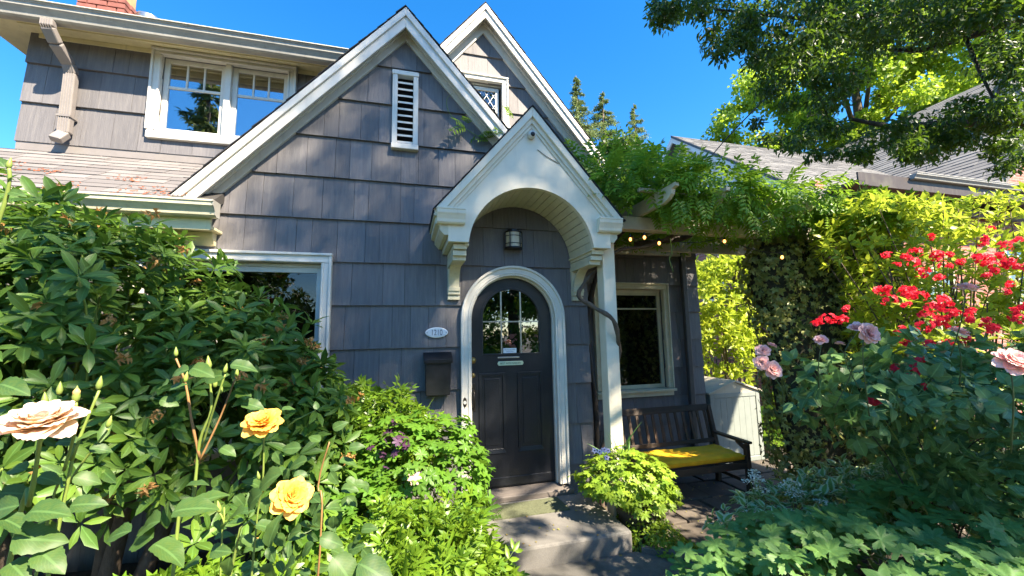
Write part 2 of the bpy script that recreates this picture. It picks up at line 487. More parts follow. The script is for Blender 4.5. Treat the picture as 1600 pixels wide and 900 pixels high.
# main gable wall (y = 0)
GA, GZ, GS = -1.085, 4.50, 1.14                      # siding apex and slope
gtop = lambda x: GZ-GS*abs(x-GA)
DC, DZC, RS, RF = .03, 1.60, .445, .545               # door arch: centre, spring height, slab and casing radius
def arch(r):
    def f(x):
        d = abs(x-DC)
        if d > r: return -9
        return DZC+math.sqrt(max(r*r-d*d, 0))
    return f
WL = (-3.15, -1.80, .55, 2.12)                         # left window opening
VENT = (-1.19, -.965, 3.33, 4.13)
hb = [WL, VENT]
def mtop(x): return gtop(x) if x > -2.72 else 2.52
wall = wall_core('front_wall', house, .0, .12, -4.9, .85, -.56, 4.52, hb, mtop, arch(RS+.03), (GA, DC-RS-.03, DC+RS+.03, -2.72))
wall_siding(wall, 0, -4.2, .875, -4, 8, [WL, VENT], mtop, arch(RS+.05), (GA, DC-RS-.05, DC+RS+.05, -2.72))
# side return of the projecting bay and the setback wall with the bench
ret = part('return_wall', MB().box(.73, .848, .12, 1.2, -.56, 2.75), 'siding', house)
for k in range(-4, 4):
    zl = Z0+k*S
    for j in range(5):
        ya = .13+j*.21
        vs = [(.872, ya, zl), (.872, ya+.205, zl), (.850, ya+.205, zl+S), (.850, ya, zl+S), (.846, ya, zl), (.846, ya+.205, zl), (.846, ya+.205, zl+S), (.846, ya, zl+S)]
        part('shingle', MB().add(vs, [(0,1,2,3),(7,6,5,4),(0,4,5,1),(2,6,7,3),(1,5,6,2),(0,3,7,4)]), 'siding', ret)
Y2 = 1.2
WR = (1.62, 2.66, .64, 2.07)
G2A, G2Z, G2S = -.02, 5.92, 1.22
def top2(x):
    z = G2Z-G2S*abs(x-G2A)
    if x > 2.1: z = max(z, G2Z-G2S*2.12-.42*(x-2.1))
    return z
W2 = (-.30, .235, 4.36, 5.0)
wall2 = wall_core('setback_wall', house, Y2, Y2+.12, -1.9, 3.3, -.56, 5.95, [WR, W2], top2, None, (G2A, 2.1))
wall_siding(wall2, Y2, .85, 3.33, -4, 4, [WR], None, None, (G2A, 2.1))
wall_siding(wall2, Y2, -1.35, 2.0, 6, 12, [W2], top2, None, (G2A, 2.1))
side = part('east_wall', MB().box(3.18, 3.298, Y2+.12, 7, -.56, 2.9), 'siding', house)
# upper storey left (dormer wall)
Y3 = .75
WU = (-3.56, -2.37, 3.60, 4.44)
wall3 = wall_core('dormer_wall', house, Y3, Y3+.12, -4.65, -.9, 2.9, 4.55, [WU])
wall_siding(wall3, Y3, -4.69, -1.3, 5, 8, [WU], ztop=4.55)
for k in (5, 6, 7):                                    # corner returns of the dormer siding
    zl = Z0+k*S; zt = min(zl+S, 4.55)
    vs = [(-4.69, Y3-.03, zl), (-4.69, Y3+.24, zl), (-4.655, Y3+.24, zt), (-4.655, Y3-.01, zt), (-4.64, Y3-.03, zl), (-4.64, Y3+.24, zl), (-4.64, Y3+.24, zt), (-4.64, Y3-.01, zt)]
    part('shingle', MB().add(vs, [(3,2,1,0),(4,5,6,7),(1,5,4,0),(3,7,6,2),(2,6,5,1),(4,7,3,0)]), 'siding', wall3)
flash = MB().box(-4.68, -2.4, Y3-.025, Y3-.003, 3.29, 3.40)
part('flashing', flash, 'pipe', wall3)
part('dormer_side_wall', MB().box(-4.65, -4.53, Y3+.12, 5, 2.9, 4.55), 'siding', house)

# ------------------------------------------------------------------ windows
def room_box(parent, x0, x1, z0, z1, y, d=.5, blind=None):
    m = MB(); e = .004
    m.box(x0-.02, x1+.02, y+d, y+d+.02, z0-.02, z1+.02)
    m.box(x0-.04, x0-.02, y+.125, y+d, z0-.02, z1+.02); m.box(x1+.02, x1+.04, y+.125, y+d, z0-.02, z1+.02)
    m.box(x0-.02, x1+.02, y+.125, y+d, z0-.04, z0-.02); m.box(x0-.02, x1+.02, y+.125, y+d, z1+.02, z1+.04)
    part('interior', m, 'room', parent)  # shallow near-black box, the room's darkness is in its colour
    if blind:
        b = MB()
        for zz in blind: b.box(x0+.03, x1-.03, y+.14, y+.15, zz[0], zz[1])
        part('blind', b, 'blind', parent)

def casing(parent, x0, x1, z0, z1, y, w, proud=.05, mat='white', sill=True, bead=True, topw=None):
    tw = topw or w
    m = MB()
    m.box(x0-w, x0, y-proud, y+.005, z0, z1); m.box(x1, x1+w, y-proud, y+.005, z0, z1)
    m.box(x0-w, x1+w, y-proud-.002, y+.005, z1+.0005, z1+tw)
    if not sill: m.box(x0-w-.001, x1+w+.001, y-proud-.002, y+.005, z0-w, z0-.0005)
    part('casing', m, mat, parent, bevel=.006)
    if bead:
        q = MB(); t = .018
        q.box(x0-w-.006, x0-w+t, y-proud-.018, y, z0-.0, z1+tw-t-.002); q.box(x1+w-t, x1+w+.006, y-proud-.018, y, z0, z1+tw-t-.002)
        q.box(x0-w-.008, x1+w+.008, y-proud-.022, y, z1+tw-t, z1+tw+.006)
        q.box(x0-.022, x0-.004, y-proud-.010, y, z0, z1-.0); q.box(x1+.004, x1+.022, y-proud-.010, y, z0, z1)
        q.box(x0-.024, x1+.024, y-proud-.012, y, z1+.003, z1+.022)
        part('backband', q, mat, parent, bevel=.005)
    if sill:
        part('sill', MB().prism([(y-proud-.045, z0-.045), (y+.05, z0-.045), (y+.05, z0+.004), (y-proud-.045, z0-.012)], x0-w-.02, x1+w+.02, 'x'), mat, parent, bevel=.004)
        part('apron', MB().box(x0-w, x1+w, y-proud+.004, y, z0-.11, z0-.047), mat, parent, bevel=.003)

def sash(parent, x0, x1, z0, z1, y, st=.05, mat='white', glass='pane', vm=(), hm=(), th=.018, name='sash', reveal=True):
    m = MB()
    m.box(x0, x0+st, y, y+.035, z0, z1); m.box(x1-st, x1, y, y+.035, z0, z1)
    m.box(x0+st, x1-st, y+.001, y+.034, z0, z0+st); m.box(x0+st, x1-st, y+.001, y+.034, z1-st, z1)
    part(name, m, mat, parent, bevel=.004)
    for x, a, b in vm: part('muntin', MB().box(x-th/2, x+th/2, y+.004, y+.03, a, b), mat, parent, bevel=.003)
    for z, a, b, t in hm: part('muntin', MB().box(a, b, y+.003, y+.031, z-t/2, z+t/2), mat, parent, bevel=.003)
    X = [x0+st] + sorted(v[0] for v in vm) + [x1-st]
    return X

# left picture window
lw = part('window', MB().box(WL[0], WL[1], .005, .09, WL[3]-.03, WL[3]), 'white', house)
casing(lw, WL[0], WL[1], WL[2], WL[3], -.02, .085, .055)
sash(lw, WL[0], WL[1], WL[2], WL[3]-.03, .015, .05, vm=[], hm=[(1.42, WL[0]+.05, WL[1]-.05, .035)])
part('pane', MB().box(WL[0]+.05, WL[1]-.05, .030, .034, WL[2]+.05, 1.402), 'panelow', lw)
part('pane', MB().box(WL[0]+.05, WL[1]-.05, .030, .034, 1.438, WL[3]-.08), 'panelow', lw)
room_box(lw, WL[0], WL[1], WL[2], WL[3], 0)
# window over the bench
rw = part('window', MB().box(WR[0], WR[1], Y2+.005, Y2+.09, WR[3]-.03, WR[3]), 'cream', house, label='cream framed window above the dark bench')
casing(rw, WR[0], WR[1], WR[2], WR[3], Y2-.02, .09, .05, 'cream')
sash(rw, WR[0], WR[1], WR[2], WR[3]-.03, Y2+.01, .05, 'cream', hm=[(1.79, WR[0]+.05, WR[1]-.05, .022)])
part('pane', MB().box(WR[0]+.05, WR[1]-.05, Y2+.026, Y2+.030, WR[2]+.05, 1.777), 'pane', rw)
part('pane', MB().box(WR[0]+.05, WR[1]-.05, Y2+.026, Y2+.030, 1.803, WR[3]-.08), 'pane', rw)
room_box(rw, WR[0], WR[1], WR[2], WR[3], Y2)
# twin upper window
uw = part('window', MB().box(-2.985, -2.925, Y3-.055, Y3+.06, WU[2], WU[3]), 'white', house, bevel=.005, label='twin upper window reflecting blue sky')
casing(uw, WU[0], WU[1], WU[2], WU[3], Y3-.02, .085, .045, 'white', sill=False, topw=.06)
for a, b in ((WU[0], -2.985), (-2.925, WU[1])):
    zt_ = WU[3]-.001; zm = 4.115; w3 = (b-a-.10)/3
    x1_, x2_ = a+.05+w3, a+.05+2*w3
    sash(uw, a, b, WU[2], zt_, Y3-.01, .05, vm=[(x1_, zm, zt_-.05), (x2_, zm, zt_-.05)], hm=[(zm, a+.05, b-.05, .028)])
    for p, q in ((a+.05, x1_-.009), (x1_+.009, x2_-.009), (x2_+.009, b-.05)):
        part('pane', MB().box(p, q, Y3+.004, Y3+.008, zm+.014, zt_-.05), 'paneup', uw)
    part('pane', MB().box(a+.05, b-.05, Y3+.004, Y3+.008, WU[2]+.05, zm-.014), 'paneup', uw)
room_box(uw, WU[0], WU[1], WU[2], WU[3], Y3, .5, blind=[(4.22, 4.26), (4.30, 4.40)])
# small leaded gable window
gw = part('window', MB().box(W2[0], W2[1], Y2+.005, Y2+.09, W2[3]-.02, W2[3]), 'white', house, label='small leaded window high in the rear gable')
casing(gw, W2[0], W2[1], W2[2], W2[3], Y2-.02, .085, .05)
sash(gw, W2[0]+.03, W2[1]-.03, W2[2]+.02, W2[3]-.04, Y2+.01, .05)
part('pane', MB().box(W2[0]+.08, W2[1]-.08, Y2+.03, Y2+.034, W2[2]+.07, W2[3]-.09), 'pane', gw)
ld = MB()
gx0, gx1, gz0, gz1 = W2[0]+.08, W2[1]-.08, W2[2]+.07, W2[3]-.09
for sgn in (1, -1):
    for k in range(-6, 12):
        # diagonal came clipped to the pane
        c0 = gx0+k*.1
        pts_ = []
        for t in np.linspace(0, gz1-gz0, 40):
            xx = c0+sgn*t*.6 if sgn > 0 else c0+(-t*.6)
            if gx0 <= xx <= gx1: pts_.append((xx, gz0+t))
        if len(pts_) > 2: ld.bar((pts_[0][0], Y2+.026, pts_[0][1]), (pts_[-1][0], Y2+.026, pts_[-1][1]), .006, .004, (0, 1, 0))
part('leading', ld, 'steel', gw)
room_box(gw, W2[0], W2[1], W2[2], W2[3], Y2)

# louvred attic vent
vt = part('attic_vent', MB().box(VENT[0]-.01, VENT[1]+.01, .02, .06, VENT[2]-.01, VENT[3]+.01), 'room', house, label='tall narrow white louvred vent')
fm = MB()
fm.box(VENT[0]-.015, VENT[0]+.035, -.065, .01, VENT[2]+.03, VENT[3]-.035); fm.box(VENT[1]-.035, VENT[1]+.015, -.065, .01, VENT[2]+.03, VENT[3]-.035)
fm.box(VENT[0]-.02, VENT[1]+.02, -.069, .01, VENT[3]-.034, VENT[3]+.015); fm.box(VENT[0]-.02, VENT[1]+.02, -.072, .01, VENT[2]-.025, VENT[2]+.029)
part('frame', fm, 'white', vt, bevel=.006)
for i in range(10):
    z = VENT[2]+.045+i*.071
    part('louvre', MB().hexa([(VENT[0]+.036, -.048, z-.004), (VENT[1]-.036, -.048, z-.004), (VENT[1]-.036, .012, z+.034), (VENT[0]+.036, .012, z+.034),
                              (VENT[0]+.036, -.048, z+.016), (VENT[1]-.036, -.048, z+.016), (VENT[1]-.036, .012, z+.048), (VENT[0]+.036, .012, z+.048)]), 'white', vt)

# ------------------------------------------------------------------ front door
def archpts(r, z0, n=28, cx=DC, zc=DZC):
    return [(cx-r, z0)] + [(cx-r*math.cos(PI*i/n), zc+r*math.sin(PI*i/n)) for i in range(n+1)] + [(cx+r, z0)]
def archband(mb, r0, r1, z0, y0, y1, n=28, cx=DC, zc=DZC):
    a, b = archpts(r0, z0, n, cx, zc), archpts(r1, z0, n, cx, zc); k = len(a)
    vs = [(p[0], y0, p[1]) for p in a]+[(p[0], y0, p[1]) for p in b]+[(p[0], y1, p[1]) for p in a]+[(p[0], y1, p[1]) for p in b]
    fs = []
    for i in range(k-1):
        fs += [(i, i+1, k+i+1, k+i), (2*k+i, 3*k+i, 3*k+i+1, 2*k+i+1), (k+i, k+i+1, 3*k+i+1, 3*k+i), (i, 2*k+i, 2*k+i+1, i+1)]
    fs += [(0, k, 3*k, 2*k), (k-1, 3*k-1, 4*k-1, 2*k-1)]
    mb.add(vs, fs); return mb
zb = -.06
cs = archband(MB(), RS, RF, zb, -.062, .06)
fr = part('door_casing', cs, 'white', house, bevel=.008, label='arched white door casing')
b1 = archband(MB(), RF-.022, RF+.004, zb+.001, -.082, -.02); part('outer_bead', b1, 'white', fr, bevel=.006)
b2 = archband(MB(), RS+.02, RS+.034, zb+.001, -.070, -.02); part('inner_bead', b2, 'white', fr, bevel=.004)
b3 = archband(MB(), RS-.012, RS-.0005, zb, .0, .07); part('door_stop', b3, 'white', fr)
DY = .035
# door slab built around the arched light: stiles, rails, head
GX, GR, GZB, GZC = .02, .315, 1.235, 1.61
sl = MB()
# slab lower block
sl.box(DC-RS+.014, DC+RS-.014, DY, DY+.045, zb+.01, GZB)
# upper region: strips between the glass opening and slab edge
xsn = np.linspace(DC-RS+.014, DC+RS-.014, 61)
for a, b in zip(xsn[:-1], xsn[1:]):
    def ztop_(x): return DZC+math.sqrt(max((RS-.014)**2-(x-DC)**2, 0))
    def zgl(x):
        d = abs(x-GX)
        return GZC+math.sqrt(GR*GR-d*d) if d < GR else None
    m_ = (a+b)/2
    if zgl(m_) is None:
        lo0 = lo1 = GZB
    else:
        lo0 = zgl(a) or GZC; lo1 = zgl(b) or GZC
    sl.hexa([(a, DY, lo0), (b, DY, lo1), (b, DY+.045, lo1), (a, DY+.045, lo0), (a, DY, ztop_(a)+1e-4), (b, DY, ztop_(b)+1e-4), (b, DY+.045, ztop_(b)+1e-4), (a, DY+.045, ztop_(a)+1e-4)])
door = part('front_door', sl, 'door', house, label='round topped black panelled front door')
gb = archband(MB(), GR-.014, GR+.006, GZB, DY-.008, DY+.03, 28, GX, GZC)
gb.box(GX-GR+.014, GX+GR-.014, DY-.008, DY+.03, GZB-.002, GZB+.014)
part('glazing_bead', gb, 'door', door, bevel=.003)
# panes split by lead bars
xs2 = [GX-GR+.014, GX-.105, GX+.105, GX+GR-.014]; zs2 = [GZB+.014, 1.575]
gtopf = lambda x: GZC+math.sqrt(max((GR-.014)**2-(x-GX)**2, 0))
for i in range(3):
    a, b = xs2[i]+.003, xs2[i+1]-.003
    part('pane', MB().box(a, b, DY+.012, DY+.016, zs2[0], zs2[1]-.004), 'panedoor', door)
    o = outline(a, b, zs2[1]+.004, 3, gtopf)
    xx = np.linspace(a, b, 10); o = [(a, zs2[1]+.004), (b, zs2[1]+.004)]+[(x, gtopf(x)) for x in xx[::-1]]
    part('pane', MB().prism(o, DY+.012, DY+.016, 'y'), 'panedoor', door)
for i in (1, 2): part('lead_bar', MB().box(xs2[i]-.006, xs2[i]+.006, DY+.004, DY+.02, zs2[0], gtopf(xs2[i])), 'steel', door)
part('lead_bar', MB().box(xs2[0], xs2[3], DY+.003, DY+.021, zs2[1]-.006, zs2[1]+.006), 'steel', door)
m = MB(); m.box(GX-GR-.05, GX+GR+.05, .40, .42, GZB-.1, 2.05); part('dark_hall_sheet', m, 'room', door)  # flat near-black sheet stands in for the unlit hall
part('dark_hall_backing', MB().box(-.6, .66, .14, .16, -.1, 1.1), 'room', door)  # second near-black sheet for the hall's darkness, behind the lower door
# two recessed panels with mouldings
for a, b in ((-.325, -.055), (.075, .345)):
    z0_, z1_ = .27, 1.055
    q = MB(); w = .026
    q.hexa([(a, DY-.012, z0_), (b, DY-.012, z0_), (b, DY+.001, z0_), (a, DY+.001, z0_), (a+w, DY-.003, z0_+w*1.6), (b-w, DY-.003, z0_+w*1.6), (b-w, DY+.001, z0_+w*1.6), (a+w, DY+.001, z0_+w*1.6)])
    q.box(a, a+w, DY-.012, DY+.001, z0_+w*1.6, z1_); q.box(b-w, b, DY-.012, DY+.001, z0_+w*1.6, z1_); q.box(a+w, b-w, DY-.0125, DY+.001, z1_-w, z1_)
    part('panel_moulding', q, 'door', door, bevel=.006)
    part('panel', MB().box(a+.055, b-.055, DY-.006, DY+.001, z0_+.08, z1_-.055), 'door', door, bevel=.006)
part('kick_rail', MB().box(DC-RS+.03, DC+RS-.03, DY-.008, DY+.001, zb+.02, zb+.10), 'door', door, bevel=.006)
# hardware
def knob(name, x, z, r, y=DY, mat='brass', d=.03):
    m = MB(); m.tube([(x, y, z), (x, y-.006, z), (x, y-.007, z)], [r*1.25, r*1.25, r*.5], 16); m.tube([(x, y-.007, z), (x, y-d*.6, z), (x, y-d, z)], [r*.55, r, r*.75], 14)
    return part(name, m, mat, door, smooth=True)
knob('deadbolt', -.385, 1.19, .026); knob('keyhole_cylinder', -.385, 1.04, .019, d=.018)
hp = MB().box(-.408, -.362, DY-.006, DY, .69, .96); part('handle_plate', hp, 'iron', door, bevel=.004)
part('door_handle', MB().tube([(-.385, DY-.006, .90), (-.385, DY-.05, .88), (-.385, DY-.055, .80), (-.385, DY-.05, .74), (-.385, DY-.006, .72)], .010, 10), 'iron', door, smooth=True)
# letter plate slot, sticker and name plaque
part('mail_slot', MB().box(-.13, .10, DY-.007, DY, GZB-.034, GZB-.020), 'steel', door, bevel=.002)
MT['sticker'] = plain('white_sticker', (.72, .76, .78), .5, 0, .03); MT['ink'] = plain('grey_ink', (.12, .14, .17), .6, 0, .05)
MT['plaque'] = plain('pale_green_enamel', (.50, .60, .42), .35, 0, .05); MT['letter_green'] = plain('dark_green_lettering', (.03, .07, .02), .5)
stk = part('sticker', MB().box(-.072, .068, DY-.012, DY-.009, 1.252, 1.302), 'sticker', door)
text('lettering', 'NO SOLICITING', 'ink', door, .017, (-.002, DY-.0125, 1.285), .95, .0005)
text('lettering', 'PLEASE NO FLYERS', 'ink', door, .010, (-.002, DY-.0125, 1.266), .95, .0005)
pq = [(-.135, 1.148), (-.122, 1.127), (.132, 1.127), (.145, 1.148), (.132, 1.169), (-.122, 1.169)]
plq = part('plaque', MB().prism(pq, DY-.010, DY, 'y'), 'plaque', door, bevel=.003)
text('lettering', 'BEST WITH GARDEN', 'letter_green', door, .027, (.005, DY-.0105, 1.148), .88, .0008)
th = MB(); th.prism([(-.10, -.149), (.11, -.149), (.11, -.062), (.0, -.066), (-.10, -.10)], DC-RF-.03, DC+RF+.03, 'x')
part('threshold', th, 'sill', house, bevel=.006)
bl = MB().tube([(-.485, -.083, .80), (-.485, -.090, .80)], .016, 16)
dbp = MB().prism([(-.485+.020*math.cos(t), .80+.045*math.sin(t)) for t in np.linspace(0, 2*PI, 20, endpoint=False)], -.084, -.062, 'y')
dbo = part('doorbell', dbp, 'iron', fr); part('button', bl, 'white', fr)
# ------------------------------------------------------------------ roofs
def roof_courses(name, parent, mat, f, u0, u1, v0, v1, exposure, tabw, thick=.012, clip=None, kind='stuff', jitter=.01, nw=1):
    """rows of shingle tabs laid on a plane; f(u, v, h) -> world point (u along the course, v up the slope, h above it)"""
    V = []; F = []; T = []
    v = v0; r = 0
    while v < v1:
        ve = min(v+exposure*1.25, v1); off = -random.random()*tabw
        u = u0+off
        while u < u1:
            w = tabw*random.uniform(.75, 1.25)
            a, b = max(u, u0), min(u+w-.006, u1)
            u += w
            if b-a < .01: continue
            if clip is not None:
                a, b = clip(a, b, v)
                if b-a < .01: continue
            h = thick*random.uniform(.7, 1.5); dv = random.uniform(-jitter, jitter)*.5
            o = len(V)
            V += [f(a, v+dv, h), f(b, v+dv, h), f(b, ve, .002), f(a, ve, .002), f(a, v+dv, -.004), f(b, v+dv, -.004)]
            F += [(o, o+1, o+2, o+3), (o+4, o+5, o+1, o), (o+4, o, o+3), (o+5, o+2, o+1)]
            T += [random.random()]*6
        v += exposure; r += 1
    mb = MB(); mb.v = [tuple(map(float, p)) for p in V]; mb.f = F
    o = part(name, mb, mat, parent, kind=kind)
    at_ = o.data.attributes.new('tint', 'FLOAT', 'POINT'); at_.data.foreach_set('value', T)
    return o

# lower front roof on the left
SL = .70
lr = part('lower_roof', MB().prism([(-.32, 2.535), (Y3+.02, 2.535+SL*(Y3+.34)), (Y3+.02, 2.44+SL*(Y3+.34)), (-.28, 2.47)], -6.2, -2.62, 'x'), 'underroof', house, label='low brown shingled roof beneath the twin upper window')
L = math.hypot(1, SL)
roof_courses('shingle_courses', lr, 'roof', lambda u, v, h: (u, -.33+v/L-h*SL/L, 2.545+v*SL/L+h/L), -6.2, -2.60, 0, 1.30, .115, .30, .008, clip=lambda a, b, v: (a, min(b, -2.98+ (v*SL/L)/GS + .06)))
# fallen needles and twigs on that roof
nd = MB()
for i in range(55):
    cx_, cv_ = random.choice([(-3.2, .1), (-3.15, .25), (-3.6, .2), (-4.0, .55), (-4.2, .3), (-4.4, .7), (-3.4, .5), (-2.9, .12)]), 0
    for j in range(3):
        u = cx_[0]+random.gauss(0, .09); v = max(.02, cx_[1]+random.gauss(0, .05)); a = random.uniform(0, PI); l = random.uniform(.005, .014)
        p = np.array([u, -.33+v/L, 2.545+v*SL/L+.02]); d = np.array([math.cos(a), math.sin(a)/L, math.sin(a)*SL/L])*l
        nd.bar(p-d, p+d, .006, .004)
MT['debris'] = plain('rusty_leaf_litter', (.34, .10, .04), .9, 0, .3)
dl = part('leaf_litter', nd, 'debris', None, kind='stuff'); tag(dl, 'rust brown needles and litter lying on the low left roof', 'leaf litter')
# dormer wall base strip sits on the roof

OGEE = [(0, 0), (.055, 0), (.075, .012), (.082, .035), (.102, .062), (.118, .078), (.122, .105), (.130, .108), (.130, .122), (.112, .122), (.108, .10), (.01, .10), (0, .122)]
def gutter(name, parent, a, b, axis, base, outdir, mat, scale=1.0, open_top=True, label=None):
    """ogee gutter with its back at base (y or x, z), running from a to b along the axis"""
    pts = [(base[0]+outdir*p[0]*scale, base[1]+p[1]*scale) for p in OGEE]
    o = part(name, MB().prism(pts, a, b, axis), mat, parent, label=label)
    return o
# fascia, soffit and gutter of the lower roof
ls = MB().prism([(-.27, 2.36), (0.0, 2.36), (0.0, 2.385), (-.27, 2.385)], -6.2, -2.62, 'x'); ls.box(-6.2, -2.60, -.29, -.262, 2.33, 2.50)
ls.prism([(-.03, 2.25), (-.045, 2.25), (-.10, 2.33), (-.10, 2.357), (0.0, 2.357), (0, 2.25)], -6.2, -2.66, 'x')
part('eave_soffit', ls, 'soffit', lr, bevel=.004)
gutter('gutter', lr, -6.2, -2.545, 'x', (-.292, 2.425), -1, 'cream', 1.02)
part('gutter_end_cap', MB().prism([(-.292-p[0]*1.06, 2.423+p[1]*1.04) for p in OGEE[:9]]+[(-.29, 2.55)], -2.545, -2.538, 'x'), 'gutter', lr)

# upper dormer roof with gutter
ur = part('dormer_roof', MB().prism([(.44, 4.56), (4.2, 4.56+.42*3.76), (4.2, 4.50+.42*3.76), (.46, 4.52)], -5.05, -.6, 'x'), 'roofdark', house)
us = MB(); us.box(-5.03, -.8, .47, Y3, 4.515, 4.535); us.box(-5.03, -4.65, Y3, 4.0, 4.515, 4.535)
us.box(-5.05, -.8, .455, .472, 4.44, 4.545)
us.box(-4.62, -1.0, Y3-.022, Y3-.001, 4.465, 4.513)
part('eave_soffit', us, 'soffit', ur, bevel=.004)
part('soffit_moulding', MB().box(-5.0, -.9, .50, .525, 4.497, 4.514).box(-4.7, -.95, .60, .63, 4.503, 4.514), 'soffit', ur, bevel=.005)
part('rake_board', MB().prism([(.46, 4.44), (4.2, 4.44+.42*3.6), (4.2, 4.60+.42*3.6), (.46, 4.56)], -5.075, -5.05, 'x'), 'cream', ur)
gutter('gutter', ur, -5.08, -.9, 'x', (.453, 4.425), -1, 'gutter', 1.05)
part('drip_edge', MB().box(-5.09, -.9, .30, .50, 4.553, 4.559), 'white', ur)

# ribbed downspout
dn = thing_none = None
dsp = MB()
path_ = [(-4.30, .385, 4.43), (-4.30, .385, 4.36), (-4.29, .47, 4.26), (-4.285, .63, 4.16), (-4.28, .665, 4.08), (-4.28, .668, 3.46), (-4.30, .60, 3.36)]
for a, b in zip(path_[:-1], path_[1:]): dsp.bar(a, b, .095, .066, (0, 1, .2))
dpo = part('downspout', dsp, 'pipe', house, bevel=.012, label='taupe downspout elbowing from the upper gutter')
rb = MB()
for k in range(5):
    dx = (k-2)*.019
    for a, b in zip(path_[:-2], path_[1:-1]): rb.bar((a[0]+dx, a[1]-.034, a[2]+.0), (b[0]+dx, b[1]-.034, b[2]), .007, .008, (0, 1, .2))
part('elbow_rib', rb, 'pipe', dpo, bevel=.004)
part('strap', MB().box(-4.335, -4.225, .625, .72, 3.62, 3.64), 'pipe', dpo)
ds2 = MB().box(3.0, 3.085, Y2-.10, Y2-.035, -.45, 2.7); part('downspout', ds2, 'darkpipe', house, bevel=.012, label='dark downspout at the corner behind the bench')

# gable roofs ---------------------------------------------------------------
def gable_roof(name, apex, slope, xl, xr, yf, yb, thick=.05, label=None, mat='roofdark', kick=None):
    ax_, az_ = apex
    top = [(xl, az_-slope*(ax_-xl)), (ax_, az_), (xr, az_-slope*(xr-ax_))]
    pts = [(xl, top[0][1]), (ax_, az_), (xr, top[2][1]), (xr, top[2][1]-thick), (ax_, az_-thick*1.15), (xl, top[0][1]-thick)]
    # two slabs so that each face stays convex
    m = MB()
    m.prism([top[0], top[1], (ax_, az_-thick*1.2), (xl, top[0][1]-thick)], yf, yb, 'y')
    m.prism([top[1], top[2], (xr, top[2][1]-thick), (ax_, az_-thick*1.2)], yf, yb, 'y')
    o = part(name, m, mat, house, label=label)
    # ragged shingle edge on both rakes
    sh = MB()
    for s, xe in ((-1, xl), (1, xr)):
        ln = abs(xe-ax_)*math.hypot(1, slope); k = int(ln/.125)
        for i in range(k):
            a = i/k; b = (i+1.15)/k
            ov = random.uniform(.0, .012); t0 = .004; t1 = .017+random.uniform(0, .006)
            x0 = ax_+(xe-ax_)*a; x1 = ax_+(xe-ax_)*min(b, 1.0)
            z0 = az_-slope*abs(x0-ax_); z1 = az_-slope*abs(x1-ax_)
            sh.hexa([(x0, yf-.050-ov, z0+t0), (x1, yf-.050-ov, z1+t1-.008), (x1, yf+.6, z1+t1-.008), (x0, yf+.6, z0+t0),
                     (x0, yf-.050-ov, z0+t0+.008), (x1, yf-.050-ov, z1+t1+.002), (x1, yf+.6, z1+t1+.012), (x0, yf+.6, z0+t0+.010)])
    part('edge_shingles', sh, 'roofdark', o, kind='stuff')
    return o

def rake(parent, apex, slope, xl, xr, yf, h, wallz_apex, mat='white', fr_h=.2, fy=0.0, soff=True, crown=True):
    """rake boards: an outer board at y = yf, crown strip on top of it, soffit and a frieze on the wall"""
    ax_, az_ = apex
    for s, xe in ((-1, xl), (1, xr)):
        def zt(x): return az_-slope*abs(x-ax_)
        def band(x, t, bt): return
        x0 = ax_
        def pr(top, bot, ya, yb, nm, bev=.005, e=0.0):
            pts = [(x0, az_-top), (xe, zt(xe)-top), (xe, zt(xe)-bot), (x0, az_-bot)]
            if e: pts = [(x0, az_-top), (xe, zt(xe)-top), (xe-s*-e, zt(xe+s*e)-bot if False else zt(xe)-bot), (x0, az_-bot)]
            part(nm, MB().prism(pts, ya, yb, 'y'), mat, parent, bevel=bev)
        pr(.0, h, yf, yf+.028, 'rake_board')
        if crown:
            pr(-.004, h*.42, yf-.022, yf-.0005, 'crown_strip')
        if soff:
            pr(h*.38, h*.38+.02, yf+.029, fy-.001, 'rake_soffit')
        d = az_-wallz_apex
        pr(h*.38+.021, d, fy-.045, fy-.001, 'frieze_board')
        if soff: pr(h*.38+.021, h*.38+.021+.06, fy-.080, fy-.0455, 'bed_moulding', .01)

# main gable: roof underside meets rake tops
MA = (GA, 4.735)
mr = gable_roof('front_gable_roof', (GA, 4.745), GS, -2.96, .92, -.16, 4.0, label='steep dark roof of the front gable')
rake(mr, MA, GS, -2.955, .90, -.19, .20, GZ)
rear = gable_roof('rear_gable_roof', (G2A, 6.075), G2S, -2.02, 2.12, 1.02, 6.0, label='steep dark roof of the rear gable')
rake(rear, (G2A, 6.065), G2S, -2.0, 2.10, .99, .20, G2Z-.16, fy=Y2)
kx = 2.12; kz = 6.075-G2S*(kx-G2A)
part('kicked_eave', MB().prism([(kx, kz), (3.62, kz-.45*1.5), (3.62, kz-.45*1.5-.05), (kx, kz-.06)], .98, 6.0, 'y'), 'roofdark', rear)
part('rake_board', MB().prism([(kx, kz-.055), (3.60, kz-.055-.45*1.48), (3.60, kz-.24-.45*1.48), (kx, kz-.30)], .99, 1.02, 'y'), 'white', rear, bevel=.005)

# ------------------------------------------------------------------ arched entrance hood
HC, HR, HZ = .075, .60, 2.185
HF = -.62
hood = part('entrance_hood', MB().box(.045, .105, -.55, -.04, 3.36, 3.42), 'offwhite', house, label='white arched gable hood over the front door')
